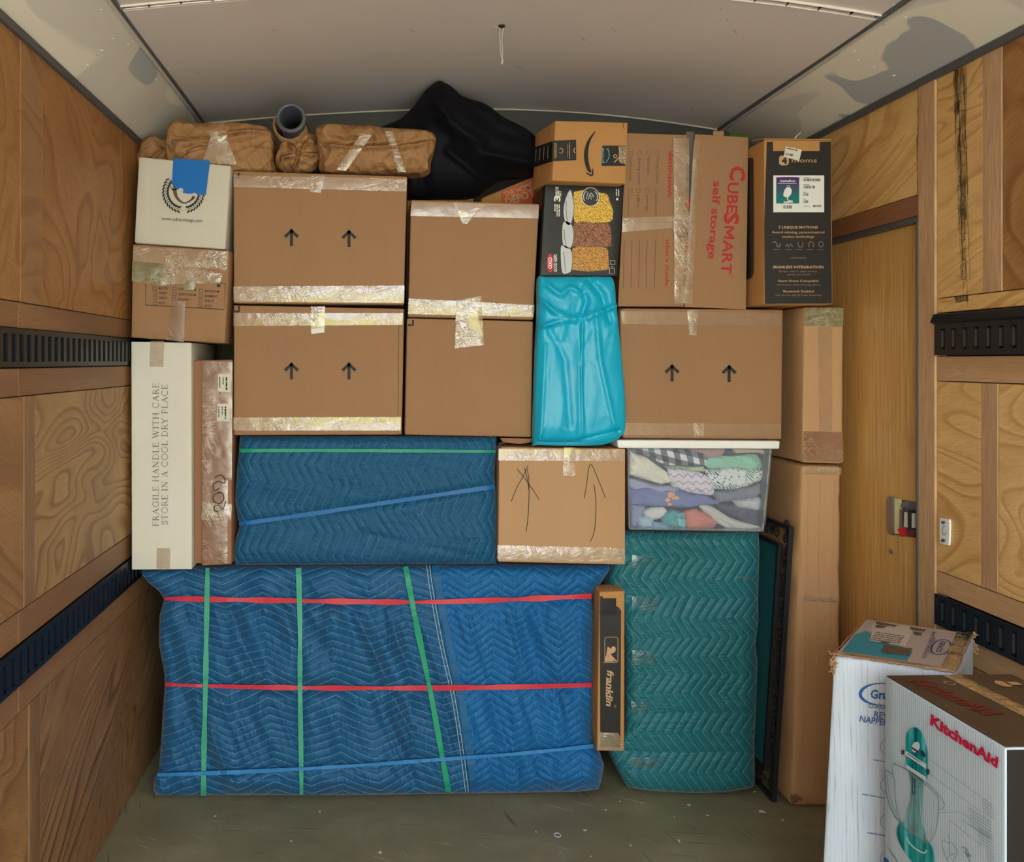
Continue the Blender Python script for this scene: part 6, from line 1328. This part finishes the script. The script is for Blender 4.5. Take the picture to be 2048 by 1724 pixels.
q = Ink(s, .0040); q.poly([Z6(*p) for p in ((640, 990), (778, 1080), (778, 1112), (640, 1020))]); q.poly([Z6(*p) for p in ((645, 1082), (776, 1165), (776, 1198), (650, 1112))]); q.ell(*Z6(708, 968), 8, 11, 20, .4); q.line([Z6(*p) for p in smoothpts([(648, 1560), (668, 1600), (712, 1640), (765, 1665), (778, 1645)], 5)], 2.6); q.line([Z6(*p) for p in smoothpts([(690, 1240), (684, 1380), (672, 1480), (690, 1540)], 5)], 1.2); q.line([Z6(*p) for p in smoothpts([(735, 1240), (740, 1400), (760, 1500)], 5)], 1); q.make('mixer_chrome_picture', t, flat('chrome_print', (212, 222, 226), .25))
q = Ink(s, .0046); q.poly([Z6(*p) for p in ((684, 965), (730, 995), (730, 1008), (684, 980))]); q.ell(*Z6(624, 1002), 3, 5.5); q.ell(*Z6(790, 1130), 3.6, 6); q.ell(*Z6(757, 1012), 4, 8, 16, -.5)
for off_ in (0, 14): q.line([Z6(*p) for p in ((690+off_, 1170), (688+off_, 1240), (692+off_, 1280))], 2)
q.dashes(*Z6(655, 1008), 32, 1.6, 33, 3); q.make('mixer_dark_picture', t, flat('charcoal_print', (52, 58, 62), .4))
q = Ink(s, .0062)
bowl = [(560, 1085), (572, 1180), (580, 1300), (600, 1420), (640, 1500), (720, 1560), (790, 1600), (840, 1540), (862, 1430), (866, 1330), (850, 1280), (760, 1200), (640, 1110)]
q.line([Z6(*p) for p in smoothpts(bowl, 5, True)], 1.3, True); q.line([Z6(*p) for p in smoothpts([(560, 1085), (575, 1078), (700, 1140), (840, 1250), (905, 1350), (862, 1385)], 5)], 1.2)
q.line([Z6(*p) for p in smoothpts([(566, 1150), (520, 1120), (512, 1140), (518, 1250), (545, 1360), (590, 1440), (606, 1450)], 5)], 2.4); q.line([Z6(*p) for p in smoothpts([(565, 1168), (532, 1150), (530, 1200), (550, 1320), (590, 1410)], 5)], 1)
for dx in (-42, -30, -16, 0, 16, 30, 42): q.line([Z6(*p) for p in smoothpts([(702, 1280), (700+dx, 1380), (702+dx*.8, 1480), (706, 1560)], 5)], .8)
q.make('bowl_outline', t, flat('grey_line_print', (120, 136, 144), .4))
gl = NB('bowl_tint'); gl.col(s2l((214, 226, 232))).rough(.3); gl.b.inputs['Alpha'].default_value = .22
q = Ink(s, .0043); q.poly([Z6(*p) for p in smoothpts(bowl, 4, True)]); q.make('bowl_picture', t, gl.m)
q = Ink(s, .0028)
for L in ([(790, 1048), (1130, 1292)], [(800, 1150), (1130, 1390)], [(870, 1398), (1000, 1396), (1130, 1480)], [(930, 1450), (1140, 1620)], [(930, 1450), (926, 1540)]): q.line([Z6(*p) for p in L], .7)
q.line([Z6(*p) for p in smoothpts([(920, 1540), (925, 1600), (885, 1580), (880, 1620), (910, 1710), (940, 1730), (978, 1660), (945, 1600), (925, 1600)], 4)], 1.1); q.line([Z6(*p) for p in ((925, 1600), (930, 1680), (910, 1710))], 1); q.line([Z6(*p) for p in ((930, 1680), (975, 1665))], 1)
q.line([Z6(*p) for p in smoothpts([(1005, 1625), (1040, 1640), (1060, 1690), (1030, 1660), (1070, 1685)], 4)], 1.6); q.line([Z6(*p) for p in ((1030, 1650), (1062, 1724))], 1.8)
for x0, y0, n_ in ((1145, 1300, 5), (1058, 1365, 6), (1120, 1500, 5), (1010, 1445, 1), (1175, 1640, 5)):
    for k in range(n_): q.dashes(*Z6(x0-5+k*2, y0+k*22), (1238-x0)/3.29-1, 1.1, 33, k+x0)
for k in range(3): q.line([Z6(510+k*8, 1615+k*12), Z6(590, 1720+k*10)], .8)
q.make('diagram_print', t, flat('grey_print', (126, 138, 146), .5))
q = Ink(s, .003); q.poly([Z6(*p) for p in ((492, 1690), (512, 1700), (560, 1760), (500, 1760))]); q.make('blue_mark', t, M['blue_ink'])

# ---------------------------------------------------------------- scraps on the floor
rr = random.Random(21)
def fl_pt(x, y, z=.001): d = (CH-z)*F/(y-CY); return W(x, y, d)
t0 = fl_pt(1115, 1671); q = MB(); q.tube([t0+np.array([.010*math.cos(a), .012*math.sin(a), .0016]) for a in np.linspace(0, 2*math.pi, 25)], .0014, 6, False); tag(q.make('rubber_ring', None, flat('pale_pink_rubber', (222, 206, 220), .4)), 'small pale rubber ring lying on the olive floor', 'ring')
for k, (x, y, s_) in enumerate(((1072, 1664, 4), (1525, 1625, 7), (1378, 1611, 4), (1283, 1606, 3), (1211, 1621, 3), (1415, 1632, 3), (1358, 1683, 5), (1260, 1692, 5), (1170, 1661, 5), (1240, 1604, 3), (1347, 1634, 3), (1508, 1584, 3), (1182, 1714, 3), (760, 1706, 4), (640, 1624, 3), (430, 1633, 3), (583, 1683, 3), (1566, 1642, 4))):
    c = fl_pt(x, y); m = 7; rad = s_*c[1]/F
    ang = sorted(rr.uniform(0, 6.28) for _ in range(m)); pts = [c+np.array([rad*rr.uniform(.5, 1.1)*math.cos(a), 1.4*rad*rr.uniform(.5, 1)*math.sin(a), .0004+rr.uniform(0, .0015)]) for a in ang]
    v = pts+[p+np.array([0, 0, .0012]) for p in pts]; f = [tuple(range(m))[::-1], tuple(range(m, 2*m))]+[(i, (i+1) % m, m+(i+1) % m, m+i) for i in range(m)]
    o = mk('paper_scrap', None, v, f, M['off_white']); tag(o, 'tiny torn white scrap on the olive painted floor', 'scrap', 'scraps scattered on the floor')
bpy.data.materials.remove(sv.m)
